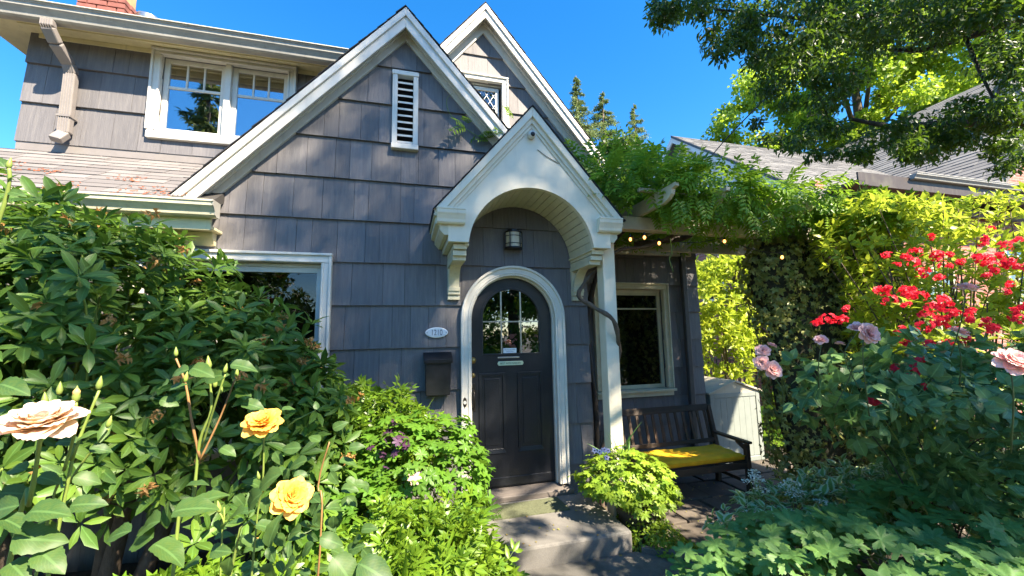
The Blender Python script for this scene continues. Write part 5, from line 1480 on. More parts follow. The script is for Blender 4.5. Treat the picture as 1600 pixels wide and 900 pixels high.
def cane(parent, pts, r0, r1, mat='stem'):
    pts = [np.array(p, float) for p in pts]; out = []
    for i in range(len(pts)-1):
        p0 = pts[max(i-1, 0)]; p1 = pts[i]; p2 = pts[i+1]; p3 = pts[min(i+2, len(pts)-1)]
        for t in np.linspace(0, 1, 5)[:-1]:
            out.append(.5*((2*p1)+(-p0+p2)*t+(2*p0-5*p1+4*p2-p3)*t*t+(-p0+3*p1-3*p2+p3)*t**3))
    out.append(pts[-1])
    kk = .62; rr_ = [x*kk*(1+.12*math.sin(i*2.3)) for i, x in enumerate(np.linspace(r0, r1, len(out)))]
    part('cane', MB().tube([tuple(p) for p in out], rr_, 8), mat, parent, smooth=True)
    return out

def rose_leaves(parent, lst, mat='l_rose', name='leaf'):
    P = np.array([l[0] for l in lst]); D = np.array([l[1] for l in lst]); N = np.array([l[2] for l in lst]); S_ = np.array([l[3] for l in lst])
    leaf_parts(parent, T_OV, P, D, N, S_, mat, 300, name=name)

pr = thing('peach_rose_bush', 'tall rose bush with one big peach bloom at the left edge', 'rose bush', (-1.75, -3.1, -.2))
pk_ = at(66, 662, .56)
bloom(pr, pk_, (.10, -.34, .93), .043, 'p_peach')
cane(pr, [(-1.75, -3.1, -.2), at(10, 900, .60), at(45, 790, .58), pk_-np.array([0, 0, .012])], .006, .004)
c2 = cane(pr, [(-1.75, -3.05, -.2), at(90, 830, .62), at(112, 720, .62), at(155, 610, .64)], .005, .003)
c3 = cane(pr, [(-1.75, -3.05, -.2), at(60, 880, .66), at(105, 760, .66), at(170, 670, .66)], .004, .0025)
cane(pr, [at(100, 735, .62), at(118, 670, .60), at(119, 628, .60)], .0035, .003)
bud(pr, at(119, 620, .60), (0, 0, 1), .010, 'stem', MT['p_peach']); bud(pr, at(155, 602, .64), (.1, 0, 1), .009); bud(pr, at(70, 628, .60), (-.1, 0, 1), .009); bud(pr, at(170, 662, .66), (.2, 0, 1), .008); bud(pr, at(93, 610, .6), (0, 0, 1), .008)
lst = []
def addleaf(u, v, d, du, dv, size, ntilt=None):
    p = at(u, v, d); D = RT*du-UP*dv+FW*random.uniform(-.35, .35); Nn = UPV*.8-FW*.6+rng.normal(0, .25, 3)
    lst.append((p, D, Nn if ntilt is None else np.array(ntilt, float), size*.72))
for q in [(30, 790, .56, -1, .1, .07), (45, 800, .56, 1, -.15, .075), (20, 840, .55, 1, .2, .08), (95, 800, .6, -1, .25, .06), (110, 790, .6, 1, -.1, .06), (60, 860, .56, 1, .3, .07), (15, 880, .55, 1, .15, .06), (0, 770, .6, 1, .1, .055), (0, 810, .55, 1, .4, .065),
          (90, 690, .62, 1, -.1, .045), (120, 690, .62, .8, -.7, .04), (40, 735, .6, -1, -.2, .05), (60, 745, .6, 1, .1, .045), (0, 600, .62, 1, .1, .068), (5, 700, .6, -1, .2, .06), (115, 745, .63, 1, .35, .05), (10, 640, .62, -.5, .6, .06), (150, 640, .63, 1, -.3, .035), (140, 700, .65, 1, .2, .04)]: addleaf(*q)
# cane tip and bud at the upper left corner
c4 = cane(pr, [(-1.85, -3.1, -.2), at(-60, 700, .6), at(-20, 420, .58), at(12, 300, .58), at(14, 262, .58)], .005, .0035)
bud(pr, at(14, 258, .58), (.1, 0, 1), .007)
for q in [(14, 300, .58, 1, .1, .03), (10, 310, .58, -1, -.1, .035), (8, 262, .58, -.6, -.8, .035), (12, 285, .58, .5, -1, .025)]: addleaf(*q)
rose_leaves(pr, lst, 'l_rose')

yr = thing('yellow_rose_bush', 'leggy rose bush with two golden yellow blooms in the foreground', 'rose bush', (-1.4, -3.0, -.2))
y1, y2 = at(411, 662, .93), at(456, 776, .88)
bloom(yr, y1, (.05, -.55, .85), .042, 'p_yellow'); bloom(yr, y2, (.45, -.70, .5), .042, 'p_yellow')
cane(yr, [(-1.4, -2.9, -.2), at(395, 880, .93), at(410, 760, .94), y1-np.array([0, -.01, .02])], .004, .003)
cane(yr, [(-1.4, -2.95, -.2), at(360, 900, .85), at(420, 830, .86), y2+np.array([-.01, .01, -.02])], .005, .003)
cane(yr, [(-1.45, -3.0, -.2), at(270, 900, .70), at(300, 790, .72), at(312, 690, .72), at(330, 640, .72), at(326, 575, .72)], .0055, .003, 'stem')
cane(yr, [at(312, 715, .72), at(300, 660, .72), at(290, 600, .72), at(275, 560, .72)], .004, .0025, 'stemred')
cane(yr, [at(312, 720, .72), at(345, 650, .74), at(368, 590, .75)], .003, .002, 'stemred'); cane(yr, [at(315, 700, .72), at(340, 620, .70), at(352, 585, .7)], .003, .002)
cane(yr, [(-1.3, -2.8, -.2), at(500, 860, .95), at(497, 760, .97), at(515, 690, .98)], .004, .0028, 'stemred')
cane(yr, [(-1.4, -2.9, -.2), at(345, 880, .8), at(350, 820, .8), at(342, 800, .8)], .003, .0025)
for u, v, d, r in [(326, 570, .72, .010), (290, 592, .72, .008), (275, 552, .72, .007), (352, 578, .7, .007), (370, 584, .75, .007), (342, 795, .8, .010), (404, 745, .93, .008), (336, 600, .72, .008), (345, 610, .72, .007)]: bud(yr, at(u, v, d), (random.uniform(-.2, .2), 0, 1), r)
lst = []
for q in [(262, 600, .72, -1, .15, .045), (265, 610, .70, .6, -.4, .04), (295, 578, .7, -1, .1, .05), (300, 575, .68, 1, .1, .06), (320, 590, .7, 1, -.2, .055), (250, 625, .7, 1, .3, .04), (360, 570, .72, 1, .1, .06), (378, 630, .74, 1, .1, .055), (372, 622, .74, .9, -.5, .05),
          (240, 840, .62, -1, .1, .085), (250, 815, .62, -1, .25, .08), (270, 800, .62, 1, -.25, .085), (300, 790, .66, 1, -.5, .07), (205, 830, .6, -1, .1, .06), (240, 850, .6, 1, .2, .08), (290, 760, .7, 1, -.3, .05), (345, 700, .85, 1, .2, .05),
          (425, 880, .62, -.3, 1, .07), (420, 855, .7, .1, -1, .075), (380, 800, .78, -1, .4, .09), (410, 770, .78, -1, .7, .085), (400, 820, .8, 1, .2, .06), (360, 870, .8, -.2, .9, .06), (440, 740, .8, -.9, .4, .10), (395, 700, .93, -1, .2, .06), (430, 705, .93, .5, .6, .05),
          (460, 880, .7, -.8, .5, .08), (520, 870, .7, .8, .6, .10), (560, 880, .7, .9, .2, .10), (480, 720, .9, -.9, .2, .07), (470, 700, .92, -1, -.1, .06), (530, 720, .95, 1, .1, .06), (545, 700, .95, 1, -.2, .05), (520, 670, .97, .8, -.4, .05), (500, 690, .97, -.8, -.4, .05), (495, 640, .97, -.3, -1, .03),
          (470, 830, .85, -1, .3, .07), (500, 840, .85, 1, .3, .07), (330, 860, .8, 1, -.2, .06), (310, 880, .75, -1, .2, .06), (440, 640, 1.0, 1, -.2, .04)]: addleaf(*q)
for i in range(90):
    addleaf(random.uniform(330, 570), random.uniform(730, 905), random.uniform(.95, 1.35), random.uniform(-1, 1), random.uniform(-.4, .9), random.uniform(.045, .07))
rose_leaves(yr, lst, 'l_rose')

# 7 potted lime geranium
pot = thing('flower_pot', 'dark clay pot standing beside the stoop corner', 'pot', (.975, -.64, -.545))
part('pot_body', MB().lathe([(.13, 0), (.15, .02), (.165, .38), (.185, .40), (.185, .44), (.17, .445), (.16, .42)], (.975, -.64, -.545), 32), 'pot', pot, smooth=True)
part('potting_soil', MB().lathe([(.16, .0), (.0, .01)], (.975, -.64, -.13), 20), 'soil', pot)
lg, LP, LN = mound('potted_geranium', 'lime green lobed geranium overflowing the dark pot', 'plant', (.96, -.64, -.1), [((.88, -.62, .14), (.40, .30, .24)), ((1.12, -.62, .0), (.24, .24, .24)), ((.98, -.80, .0), (.20, .14, .16)), ((.70, -.58, .10), (.22, .22, .17))], 900, .055, 'l_lime', T_GER, T_GER_LO, 300)
fl = thing('petunia', 'white and violet petunias at the left top of the lime geranium', 'flowers', (.85, -.4, .1))
for (u, v) in [(929, 704), (944, 703), (950, 704), (948, 715), (937, 706)]:
    p = at(u, v, 3.02)
    ax = unit(np.array([-.2, -.8, .5]))
    e1 = rand_perp(ax[None])[0]; e2 = np.cross(ax, e1); D = np.array([e1*math.cos(t)+e2*math.sin(t) for t in np.arange(5)*2*PI/5])
    o = bpy.data.objects.new('flower', leaf_mesh('flower', T_WIDE2, np.repeat(p[None], 5, 0), D, np.repeat(ax[None], 5, 0), np.full(5, .026), 'p_lilac')); col.objects.link(o); o.parent = fl; o.location = -world_loc(fl)
    part('flower_eye', MB().blob(tuple(p+ax*.004), (.005, .005, .005), 8, 6), 'l_purple', fl)
n = 12; P = np.array([.86, -.62, .28])+rng.normal(0, .05, (n, 3)); spk = thing('grass_spike', 'thin grassy spike leaves standing in the lime geranium pot', 'plant', (.86, -.62, .1))
leaf_parts(spk, T_STRAP, P, unit(UPV+rng.normal(0, .45, (n, 3))), rng.normal(size=(n, 3)), rng.uniform(.18, .32, n), 'l_crane', 300)

# 8 ground cover by the stoop
cov = thing('ground_cover', 'small leaved creeping ground cover filling the gap right of the stoop', 'ground cover', (1.0, -.8, -.5))
P, N = shell([((.98, -.80, -.44), (.26, .36, .30)), ((1.20, -1.02, -.5), (.28, .22, .18)), ((1.05, -.50, -.42), (.25, .22, .26)), ((1.42, -1.18, -.52), (.18, .12, .10))], 2600, .65, 1.05, 0)
k = ~((P[:, 0] < .75) & (P[:, 1] > -.95)); P, N = P[k], N[k]
a, b, c, s = whorls(P, unit(N+UPV*.3+rng.normal(0, .3, P.shape)), 3, .034, (50, 90), .25)
leaf_parts(cov, t_blade(3, .38, ovate, .2, .1), a, b, c, s, 'l_cover', 0, lo=T_WIDE2, mass='foliage')
P = np.array([1.25, -.40, -.2])+rng.normal(0, .09, (16, 3)); bamb = thing('seedling', 'small bright seedling shoots in shade between pot and bench', 'plant', (1.25, -.4, -.5))
a, b, c, s = whorls(P, unit(UPV+rng.normal(0, .2, P.shape)), 4, .10, (40, 80)); leaf_parts(bamb, T_LEAF3, a, b, c, s, 'l_lime', 100); stems(bamb, (1.25, -.4, -.5), P, .003, .002)

# 9 cranesbill bottom right
crb, CP_, CN_ = mound('cranesbill_bed', 'broad bed of cool green cranesbill leaves filling the bottom right corner', 'plant', (.8, -2.7, -.1),
    [((.85, -2.55, .22), (.85, .48, .30)), ((1.9, -2.45, .25), (.8, .5, .30)), ((.32, -2.45, .10), (.40, .36, .24)), ((1.2, -2.95, .30), (.7, .3, .28)), ((2.6, -2.3, .25), (.7, .5, .3))], 1900, .082, 'l_crane', T_GER, T_GER_LO, 300, tilt=.75, face=1.2)
# 10 variegated ground elder with white umbels
vg = thing('variegated_ground_elder', 'cream edged ground elder behind the cranesbill bed', 'plant', (1.7, -1.9, -.3))
P, N = shell([((1.45, -1.80, .08), (.50, .34, .26)), ((2.1, -1.75, .12), (.62, .36, .28)), ((2.9, -1.9, .2), (.6, .4, .3))], 700, .8, 1.1, 0)
a, b, c, s = whorls(P, unit(N*.4+UPV*.7+rng.normal(0, .2, P.shape)), 4, .075, (55, 95), .2); leaf_parts(vg, T_OV, a, b, c, s, 'l_varieg', 300, lo=T_OV_LO)
for (u, v, d, bx, by) in [(1178, 735, 2.75, 1.35, -1.7), (1172, 750, 2.7, 1.3, -1.7), (1190, 762, 2.7, 1.35, -1.75), (1186, 748, 2.7, 1.35, -1.7), (1228, 757, 2.65, 1.45, -1.8), (1238, 770, 2.6, 1.4, -1.8), (1245, 765, 2.6, 1.4, -1.8), (1172, 800, 2.5, 1.1, -1.8), (1235, 750, 2.6, 1.4, -1.8), (1285, 782, 2.5, 1.5, -1.85), (1180, 742, 2.7, 1.3, -1.75)]:
    p = at(u, v, d); n = 46; ang = rng.uniform(0, 2*PI, n); rr = np.sqrt(rng.random(n))*.045
    Q = p+np.stack([rr*np.cos(ang), rr*np.sin(ang), -rr*rr*8+rng.normal(0, .002, n)], 1)
    o = bpy.data.objects.new('umbel', leaf_mesh('umbel', T_WIDE2, Q, unit(rng.normal(size=(n, 3))*np.array([1, 1, .3])), np.repeat(UPV[None], n, 0)+rng.normal(0, .3, (n, 3)), rng.uniform(.012, .020, n), 'p_white')); col.objects.link(o); o.parent = vg; o.location = -world_loc(vg)
    part('stalk', MB().tube([(bx, by, -.15), tuple((np.array([bx, by, -.15])+p)/2+np.array([.01, 0, .03])), tuple(p-np.array([0, 0, .006]))], [.003, .002, .0015], 5), 'stem', vg)
    for q in Q[:8]: pass

# 11 pink rose bush
pkb = thing('pink_rose_bush', 'big blue green rose bush with pale pink blooms at the right', 'rose bush', (2.1, -2.35, -.15))
pe = [((1.80, -2.35, .98), (.50, .42, .30)), ((2.25, -2.40, .92), (.70, .48, .34)), ((1.42, -2.30, 1.08), (.30, .26, .17)), ((2.4, -2.45, .65), (.75, .45, .40)), ((2.9, -2.4, .88), (.6, .5, .40))]
P, N = shell(pe, 620, .55, 1.1, -.8); A = unit(N*.6+UPV*.3+rng.normal(0, .3, P.shape))
a, b, c, s = whorls(P, A, 2, .17, (35, 90), .25)
leaf_parts(pkb, T_ROSE, a, b, c, s, 'l_rose2', 300, lo=T_ROSE_LO)
for i in range(11):
    tgt = P[rng.integers(len(P))]; b0 = (2.05+random.uniform(-.12, .12), -2.3+random.uniform(-.1, .1), -.15)
    cane(pkb, [b0, (b0[0]+(tgt[0]-b0[0])*.25, b0[1], .35), (b0[0]+(tgt[0]-b0[0])*.6, (b0[1]+tgt[1])/2, .75), tgt], .009, .003, 'barkdark' if i % 3 else 'stem')
for (u, v, d, r, ax) in [(1207, 578, 1.95, .045, (-.2, -.9, .3)), (1192, 548, 2.0, .034, (-.6, -.5, .5)), (1190, 567, 1.95, .035, (-.7, -.6, .1)), (1206, 540, 2.0, .022, (.3, -.3, .9)), (1357, 521, 1.62, .045, (-.1, -.95, .25)), (1339, 512, 1.7, .032, (-.4, -.3, .9)), (1283, 531, 1.75, .027, (-.5, -.4, .8)), (1510, 451, 1.55, .036, (.1, -.2, .95)), (1585, 567, 1.25, .052, (-.2, -.6, .7)), (1498, 519, 1.7, .035, (.2, -.3, .8)), (1312, 537, 1.75, .018, (.2, 0, 1))]:
    p = at(u, v, d); bloom(pkb, p, ax, r, 'p_pink')
    q = p-unit(np.array(ax))*.02; s1, s2 = random.uniform(.02, .30), random.uniform(-.05, .10); cane(pkb, [(p[0]+s1, p[1]+.12, p[2]-random.uniform(.22, .36)), (p[0]+s2, p[1]+.03, p[2]-.12), q], .004, .0025, 'stemdark')
# 12 red azalea / golden shrub
azt = thing('azalea', 'tall golden leaved azalea with clusters of crimson flowers at the right', 'shrub', (3.9, -1.4, -.3))
ae = [((3.95, -1.30, 1.75), (.70, .55, .85)), ((4.55, -1.55, 1.95), (.75, .6, .75)), ((3.75, -1.15, 1.55), (.36, .40, .95)), ((4.0, -1.5, 1.1), (1.0, .5, .8)), ((3.5, -1.2, 2.30), (.55, .45, .42))]
P, N = shell(ae, 1900, .70, 1.08, -.6); A = unit(N*.5+UPV*.5+rng.normal(0, .2, P.shape))
a, b, c, s = whorls(P, A, 7, .10, (45, 88)); leaf_parts(azt, T_RHODO, a, b, c, s, 'l_yellow', 300, lo=T_LEAF2)
stems(azt, (3.9, -1.4, -.3), P[rng.choice(len(P), 60, False)], .012, .004, 'bark', .15, 'branch')
T_FL = t_blade(3, .40, rsh, .3, .35)
cents = [(1440, 425, 3.3), (1425, 410, 3.2), (1465, 400, 3.3), (1475, 415, 3.3), (1410, 460, 3.1), (1390, 468, 3.1), (1440, 462, 3.2), (1530, 405, 3.2), (1540, 415, 3.2), (1570, 385, 3.3), (1575, 410, 3.1), (1590, 420, 3.1), (1455, 480, 3.0), (1470, 500, 3.0), (1445, 495, 3.0), (1315, 500, 3.2), (1295, 498, 3.2), (1445, 510, 2.9), (1480, 490, 3.0), (1545, 515, 2.8), (1590, 495, 3.0), (1455, 610, 2.2), (1435, 565, 2.4), (1425, 590, 2.3), (1470, 470, 3.1), (1510, 530, 2.8), (1380, 455, 3.15), (1560, 400, 3.2), (1430, 395, 3.3), (1598, 480, 3.0), (1480, 540, 2.7), (1420, 535, 2.8)]
cents2 = []
allc = [(c, 5 if c[1] < 520 else 2) for c in cents]+[((u+random.gauss(0, 30), v+random.gauss(0, 18), d), 2) for (u, v, d) in cents for _ in range(2)]
for (u, v, d), k in allc:
    o_c = at(u, v, d-.22); nf = 5*k//2+3; R_ = .042 if k > 2 else .022; P_, D_, N_ = [], [], []
    for _ in range(nf):
        q = unit(rng.normal(size=3)+np.array([-.3, -.6, .35])); c_ = o_c+q*R_*random.uniform(.6, 1.1)*np.array([1.5, 1, .9]); ax = unit(q+rng.normal(0, .3, 3)); e1 = rand_perp(ax[None])[0]; e2 = np.cross(ax, e1)
        for m_ in range(5):
            t_ = m_*2*PI/5; P_.append(c_); D_.append((e1*math.cos(t_)+e2*math.sin(t_))+ax*.45); N_.append(ax)
    o = bpy.data.objects.new('flower_cluster', leaf_mesh('flower_cluster', T_FL, np.array(P_), unit(np.array(D_)), np.array(N_), rng.uniform(.013, .022, len(P_)), 'p_red')); col.objects.link(o); o.parent = azt; o.location = -world_loc(azt); o['kind'] = 'stuff'

# 13 ivy column
ivy = thing('ivy_column', 'dense variegated ivy clothing the far pergola post', 'climber', (3.5, -.3, -.5))
ie = [((3.55, -.35, 1.0), (.72, .34, 1.75)), ((3.15, -.35, 2.05), (.42, .32, .55)), ((4.25, -.60, 1.3), (.65, .4, 1.5))]
P, N = shell(ie, 9500, .82, 1.05, -.98); k = (P[:, 2] > -.5); P, N = P[k], N[k]
D = unit(np.array([0, 0, -1.0])+rng.normal(0, .5, P.shape)); Nn = unit(N+rng.normal(0, .35, P.shape))
leaf_parts(ivy, T_IVY, P, D, Nn, rng.uniform(.036, .075, len(P)), 'l_ivy', 300)
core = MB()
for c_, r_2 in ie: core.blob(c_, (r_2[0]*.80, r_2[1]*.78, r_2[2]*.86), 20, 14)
MT['ivycore'] = plain('shaded_ivy_core', (.035, .035, .018), .9, 0, .5, 25, .8)  # dark colour for a solid core, painting in the shade between ivy leaves
part('dark_core', core, 'ivycore', ivy, smooth=True)

# 14 wisteria on the pergola
ws = thing('wisteria', 'lush wisteria trailing over the pergola and up to the hood roof', 'climber', (1.3, .5, -.5))
we = [((1.35, -.15, 2.94), (.62, .75, .30)), ((2.05, -.25, 2.88), (.65, .80, .24)), ((2.85, -.30, 2.86), (.65, .80, .22)), ((3.6, -.35, 2.84), (.65, .75, .20)), ((.98, .05, 3.22), (.34, .35, .38)), ((4.3, -.5, 2.80), (.6, .6, .25)), ((1.5, .6, 3.0), (.7, .5, .35)), ((2.6, .6, 2.95), (.9, .5, .28))]
def wf(P): return (P[:, 2] > 2.62-.12*(P[:, 0] > 1.8)) & (P[:, 2] < np.interp(P[:, 0], [.7, 1.1, 1.7, 2.4, 4.5], [3.5, 3.33, 3.12, 3.0, 2.88])-.10*np.clip(-.2-P[:, 1], 0, 1)+.12*np.clip(P[:, 1], 0, 1)) & ~((P[:, 0] < 1.05) & (P[:, 2] < 3.56-1.17*abs(P[:, 0]-.075)+.06) & (P[:, 1] > -.75))
P, N = shell(we, 5200, .55, 1.08, -.5); k = wf(P); P, N = P[k], N[k]
e_ = rng.normal(size=P.shape); D = unit(N*.6+e_*.5+np.array([.0, -.25, -.22])); Nn = unit(N*.5+UPV*.9+rng.normal(0, .25, P.shape))
leaf_parts(ws, T_WIST, P, D, Nn, rng.uniform(.16, .27, len(P)), 'l_wist', 300, lo=T_WIST_LO)
# hanging sprays under the front edge
n = 240; x = rng.uniform(1.35, 4.6, n); P = np.stack([x, -.55-.5*rng.random(n), 2.80-.24*rng.random(n)], 1)
D = unit(np.stack([rng.normal(0, .4, n), -.4+rng.normal(0, .2, n), -.8*np.ones(n)], 1)); 
leaf_parts(ws, T_WIST, P, D, unit(rng.normal(0, .4, (n, 3))+np.array([0, -.9, .5])), rng.uniform(.14, .24, n), 'l_wist', 0, mass='hanging_sprays')
# runner across the main gable above the hood
run = [at(684, 178, 4.55), at(676, 168, 4.55)]
rp = [(.55, -.10, 3.20), (.28, -.06, 3.55), (-.02, -.06, 3.62), (-.25, -.05, 3.52), (-.45, -.045, 3.60), (-.62, -.045, 3.74), (-.66, -.045, 3.90), (-.60, -.045, 3.98)]
cane(ws, rp, .010, .003, 'stem')
n = 30; t_ = rng.random(n)*.62; idx = t_*(len(rp)-1); i0 = idx.astype(int); rpa = np.array(rp); P = rpa[i0]+(rpa[i0+1]-rpa[i0])*(idx-i0)[:, None]+rng.normal(0, .05, (n, 3))*np.array([1, .3, 1]); P[:, 1] = np.minimum(P[:, 1], -.06)
leaf_parts(ws, T_WIST, P, unit(rng.normal(0, .7, (n, 3))+np.array([0, -.5, -.1])), unit(np.array([0, -.6, .8])+rng.normal(0, .3, (n, 3))), rng.uniform(.13, .24, n), 'l_wist', 0, mass='runner_sprays')
# twisting trunks
def trunk(pts, r0, r1, mat='bark', parent=ws): 
    out = []; P_ = [np.array(p, float) for p in pts]
    for i in range(len(P_)-1):
        p0 = P_[max(i-1, 0)]; p1 = P_[i]; p2 = P_[i+1]; p3 = P_[min(i+2, len(P_)-1)]
        for t in np.linspace(0, 1, 6)[:-1]: out.append(.5*((2*p1)+(-p0+p2)*t+(2*p0-5*p1+4*p2-p3)*t*t+(-p0+3*p1-3*p2+p3)*t**3))
    out.append(P_[-1]); k = len(out)
    part('trunk', MB().tube([tuple(p) for p in out], [(r0+(r1-r0)*i/k)*(1+.18*math.sin(i*1.7)) for i in range(k)], 10), mat, parent, smooth=True)
trunk([(1.02, .12, -.5), (1.0, .10, .1), (1.08, .0, .45), (.98, -.18, .9), (1.10, -.25, 1.25), (.98, -.33, 1.55), (1.02, -.30, 1.75)], .026, .02)
trunk([at(958, 566, 4.15), at(966, 540, 3.9), at(958, 500, 3.8), at(925, 478, 3.9), at(905, 455, 4.0), at(960, 395, 4.2), at(1010, 385, 4.3), at(1060, 365, 4.4), (2.6, -.2, 2.8)], .022, .018, 'bark')
trunk([(1.05, .3, -.5), (1.1, .35, .6), (1.0, .3, 1.5), (1.15, .1, 2.3), (1.5, .0, 2.72)], .03, .025, 'barkdark')
trunk([(1.5, .0, 2.45), (2.0, -.2, 2.50), (2.4, .0, 2.66), (2.9, -.1, 2.85)], .035, .02, 'barkdark')
trunk([at(1047, 372, 4.0), at(1050, 395, 4.0), at(1046, 405, 4.0), at(1052, 425, 4.0)], .004, .003, 'stem')

# 15 yellow-green shrub in the gap behind the shed
gs = thing('golden_shrub', 'glowing yellow green shrub seen through the gap behind the shed', 'shrub', (5.6, 3.0, -.5))
P, N = shell([((5.4, 3.0, 1.9), (.95, .7, 1.15)), ((6.1, 3.2, 2.6), (.7, .6, .8)), ((5.0, 2.6, 1.1), (.6, .5, .8))], 1100, .5, 1.08, -.8)
a, b, c, s = whorls(P, unit(N*.5+UPV*.4+rng.normal(0, .3, P.shape)), 7, .15, (45, 90)); leaf_parts(gs, T_LEAF3, a, b, c, s, 'l_yellow', 300, lo=T_LEAF2)
for q in ((5.0, 2.6, 1.6), (5.7, 3.0, 2.2), (6.2, 3.3, 2.4), (4.8, 2.4, 1.0), (5.3, 2.9, 1.9)): part('branch', MB().tube([(5.5, 2.9, -.5), (5.5+(q[0]-5.5)*.5, 2.9+(q[1]-2.9)*.4, .4), q], [.04, .03, .012], 8), 'bark', gs, smooth=True)
for i in range(2):
    loc = [(4.9, 2.0, -.5), (6.3, 2.6, -.5)][i]
    t = thing('fern', ['dark fern filling the shade behind the pale shed', 'shaded fern at the foot of the golden shrub'][i], 'fern', loc)
    n = 40; a = rng.uniform(0, 2*PI, n); e = rng.uniform(.3, 1.2, n); D = np.stack([np.cos(a)*np.cos(e), np.sin(a)*np.cos(e), np.sin(e)], 1)
    leaf_parts(t, T_FERN, np.repeat(np.array(loc)[None], n, 0), D, unit(UPV-D*D[:, 2:3]), rng.uniform(.6, 1.1, n), 'l_fern', 60, name='frond')

# ------------------------------------------------------------------ trees
def crown(parent, clumps, per, size, mat, tpl, name='crown', updir=.3, droop=.3, flat=1.0):
    P, N = [], []
    for c, r in clumps:
        d = unit(rng.normal(size=(per, 3))); rr = rng.random((per, 1))**.45
        P.append(np.array(c)+d*rr*np.array(r)); N.append(d)
    P, N = np.concatenate(P), np.concatenate(N)
    D = unit(N*.4+rng.normal(0, .7, P.shape)-UPV*droop); Nn = unit(UPV*updir+N*.4+rng.normal(0, .5, P.shape))
    sz = size*rng.uniform(.6, 1.2, len(P))
    o = bpy.data.objects.new(name, leaf_mesh(name, tpl, P, D, Nn, sz, mat)); col.objects.link(o); o.parent = parent; o.location = -world_loc(parent)
    return P
def rnd_clumps(ells, n, r, lo=.35, upper=-1):
    P, _ = shell(ells, n, lo, 1.0, upper); return [(p, np.array([r, r, r*.7])*random.uniform(.7, 1.35)) for p in P]

# 16 bright maple behind the neighbour
mp = thing('maple_tree', 'sunlit yellow green maple towering behind the grey neighbour roofs', 'tree', (21, 13, -.56))
me_ = [(tuple(at(1330, 130, 22)), (4.6, 3.5, 4.0)), (tuple(at(1215, 165, 22)), (2.6, 2.5, 2.6)), (tuple(at(1480, 60, 22)), (4.6, 3.5, 4.0)), (tuple(at(1180, 215, 22)), (2.0, 2.0, 1.6)), (tuple(at(1400, 230, 23)), (5, 3.5, 3.0)), (tuple(at(1390, 20, 22)), (3.5, 3, 3)), (tuple(at(1560, 150, 24)), (4, 3, 4))]
crown(mp, rnd_clumps(me_, 330, .75, .6), 260, .24, 'l_maple', T_WIDE2)
tb = at(1340, 420, 24)
part('trunk', MB().tube([(tb[0], tb[1], -.6), (tb[0], tb[1], 4), tuple(at(1345, 200, 24)), tuple(at(1330, 100, 24))], [.45, .38, .28, .12], 12), 'bark', mp, smooth=True)
for (u, v) in ((1240, 170), (1290, 90), (1430, 60), (1470, 140), (1200, 210), (1380, 40)):
    part('branch', MB().tube([tuple(at(1345, 230, 24)), tuple((at(1345, 230, 24)+at(u, v, 23))/2+np.array([0, 0, .8])), tuple(at(u, v, 22.5))], [.16, .10, .04], 7), 'bark', mp, smooth=True)

# 17 conifers
MT['con_bark'] = bark_mat('conifer_bark', (.08, .055, .04), (.16, .12, .09))
def conifer(label, top, base_z, r_base, n_l, mat='l_conifer', group='conifers behind the house', leafs=(.09, .22), dens=1.0, x=None):
    t = thing('conifer', label, 'tree', (top[0], top[1], base_z), group)
    H = top[2]-base_z
    part('trunk', MB().tube([(top[0], top[1], base_z), (top[0], top[1], base_z+H*.6), tuple(top)], [.30, .2, .02], 10), 'con_bark', t, smooth=True)
    P, D, N, br = [], [], [], MB()
    for i in range(n_l):
        f = (i+random.random())/n_l; z = top[2]-.1-H*.92*f**1.0; R_ = r_base*(f**.9)*random.uniform(.45, 1.15)+.04
        az = random.uniform(0, 2*PI); dr = np.array([math.cos(az), math.sin(az), -.10-.25*random.random()])
        o0 = np.array([top[0], top[1], z]); end = o0+dr*R_+np.array([0, 0, .08*R_])
        br.tube([tuple(o0), tuple((o0+end)/2-np.array([0, 0, .04*R_])), tuple(end)], [.03, .02, .008], 4, False)
        k = int((16+R_*46)*dens)
        tt = rng.random(k)**.7; pts = o0+(end-o0)*tt[:, None]+np.stack([rng.normal(0, .03+.09*R_, k), rng.normal(0, .03+.09*R_, k), -np.abs(rng.normal(0, .03+.05*R_, k))], 1)
        P.append(pts); D.append(unit(dr+rng.normal(0, .6, (k, 3))-UPV*.3)); N.append(unit(UPV+rng.normal(0, .5, (k, 3))))
    part('branches', br, 'con_bark', t, kind='stuff')
    P, D, N = map(np.concatenate, (P, D, N))
    o = bpy.data.objects.new('crown', leaf_mesh('crown', T_LEAF2, P, D, N, rng.uniform(leafs[0], leafs[1], len(P)), mat)); col.objects.link(o); o.parent = t; o.location = -world_loc(t)
conifer('leftmost and darkest of the three conifers behind the rear gable', at(900, 118, 30), -.5, 5.2, 300, dens=2.0)
conifer('middle broad sunlit conifer of the three behind the rear gable', at(941, 143, 34), -.5, 8.2, 340, dens=2.0)
conifer('rightmost pale conifer of the three beside the white gable', at(990, 162, 38), -.5, 6.4, 300, dens=2.0)
bk2 = thing('distant_tree', 'low green tree mass beside the white neighbouring gable', 'tree', (19, 17, -.5))
crown(bk2, rnd_clumps([(tuple(at(1000, 260, 27)), (4, 3, 2.2)), (tuple(at(930, 300, 27)), (4, 3, 2.5))], 60, 1.0), 260, .30, 'l_canopy', T_WIDE2)
part('trunk', MB().tube([(tuple(at(980, 300, 27))[0], at(980, 300, 27)[1], -.5), tuple(at(980, 290, 27))], [.3, .15], 8), 'bark', bk2)

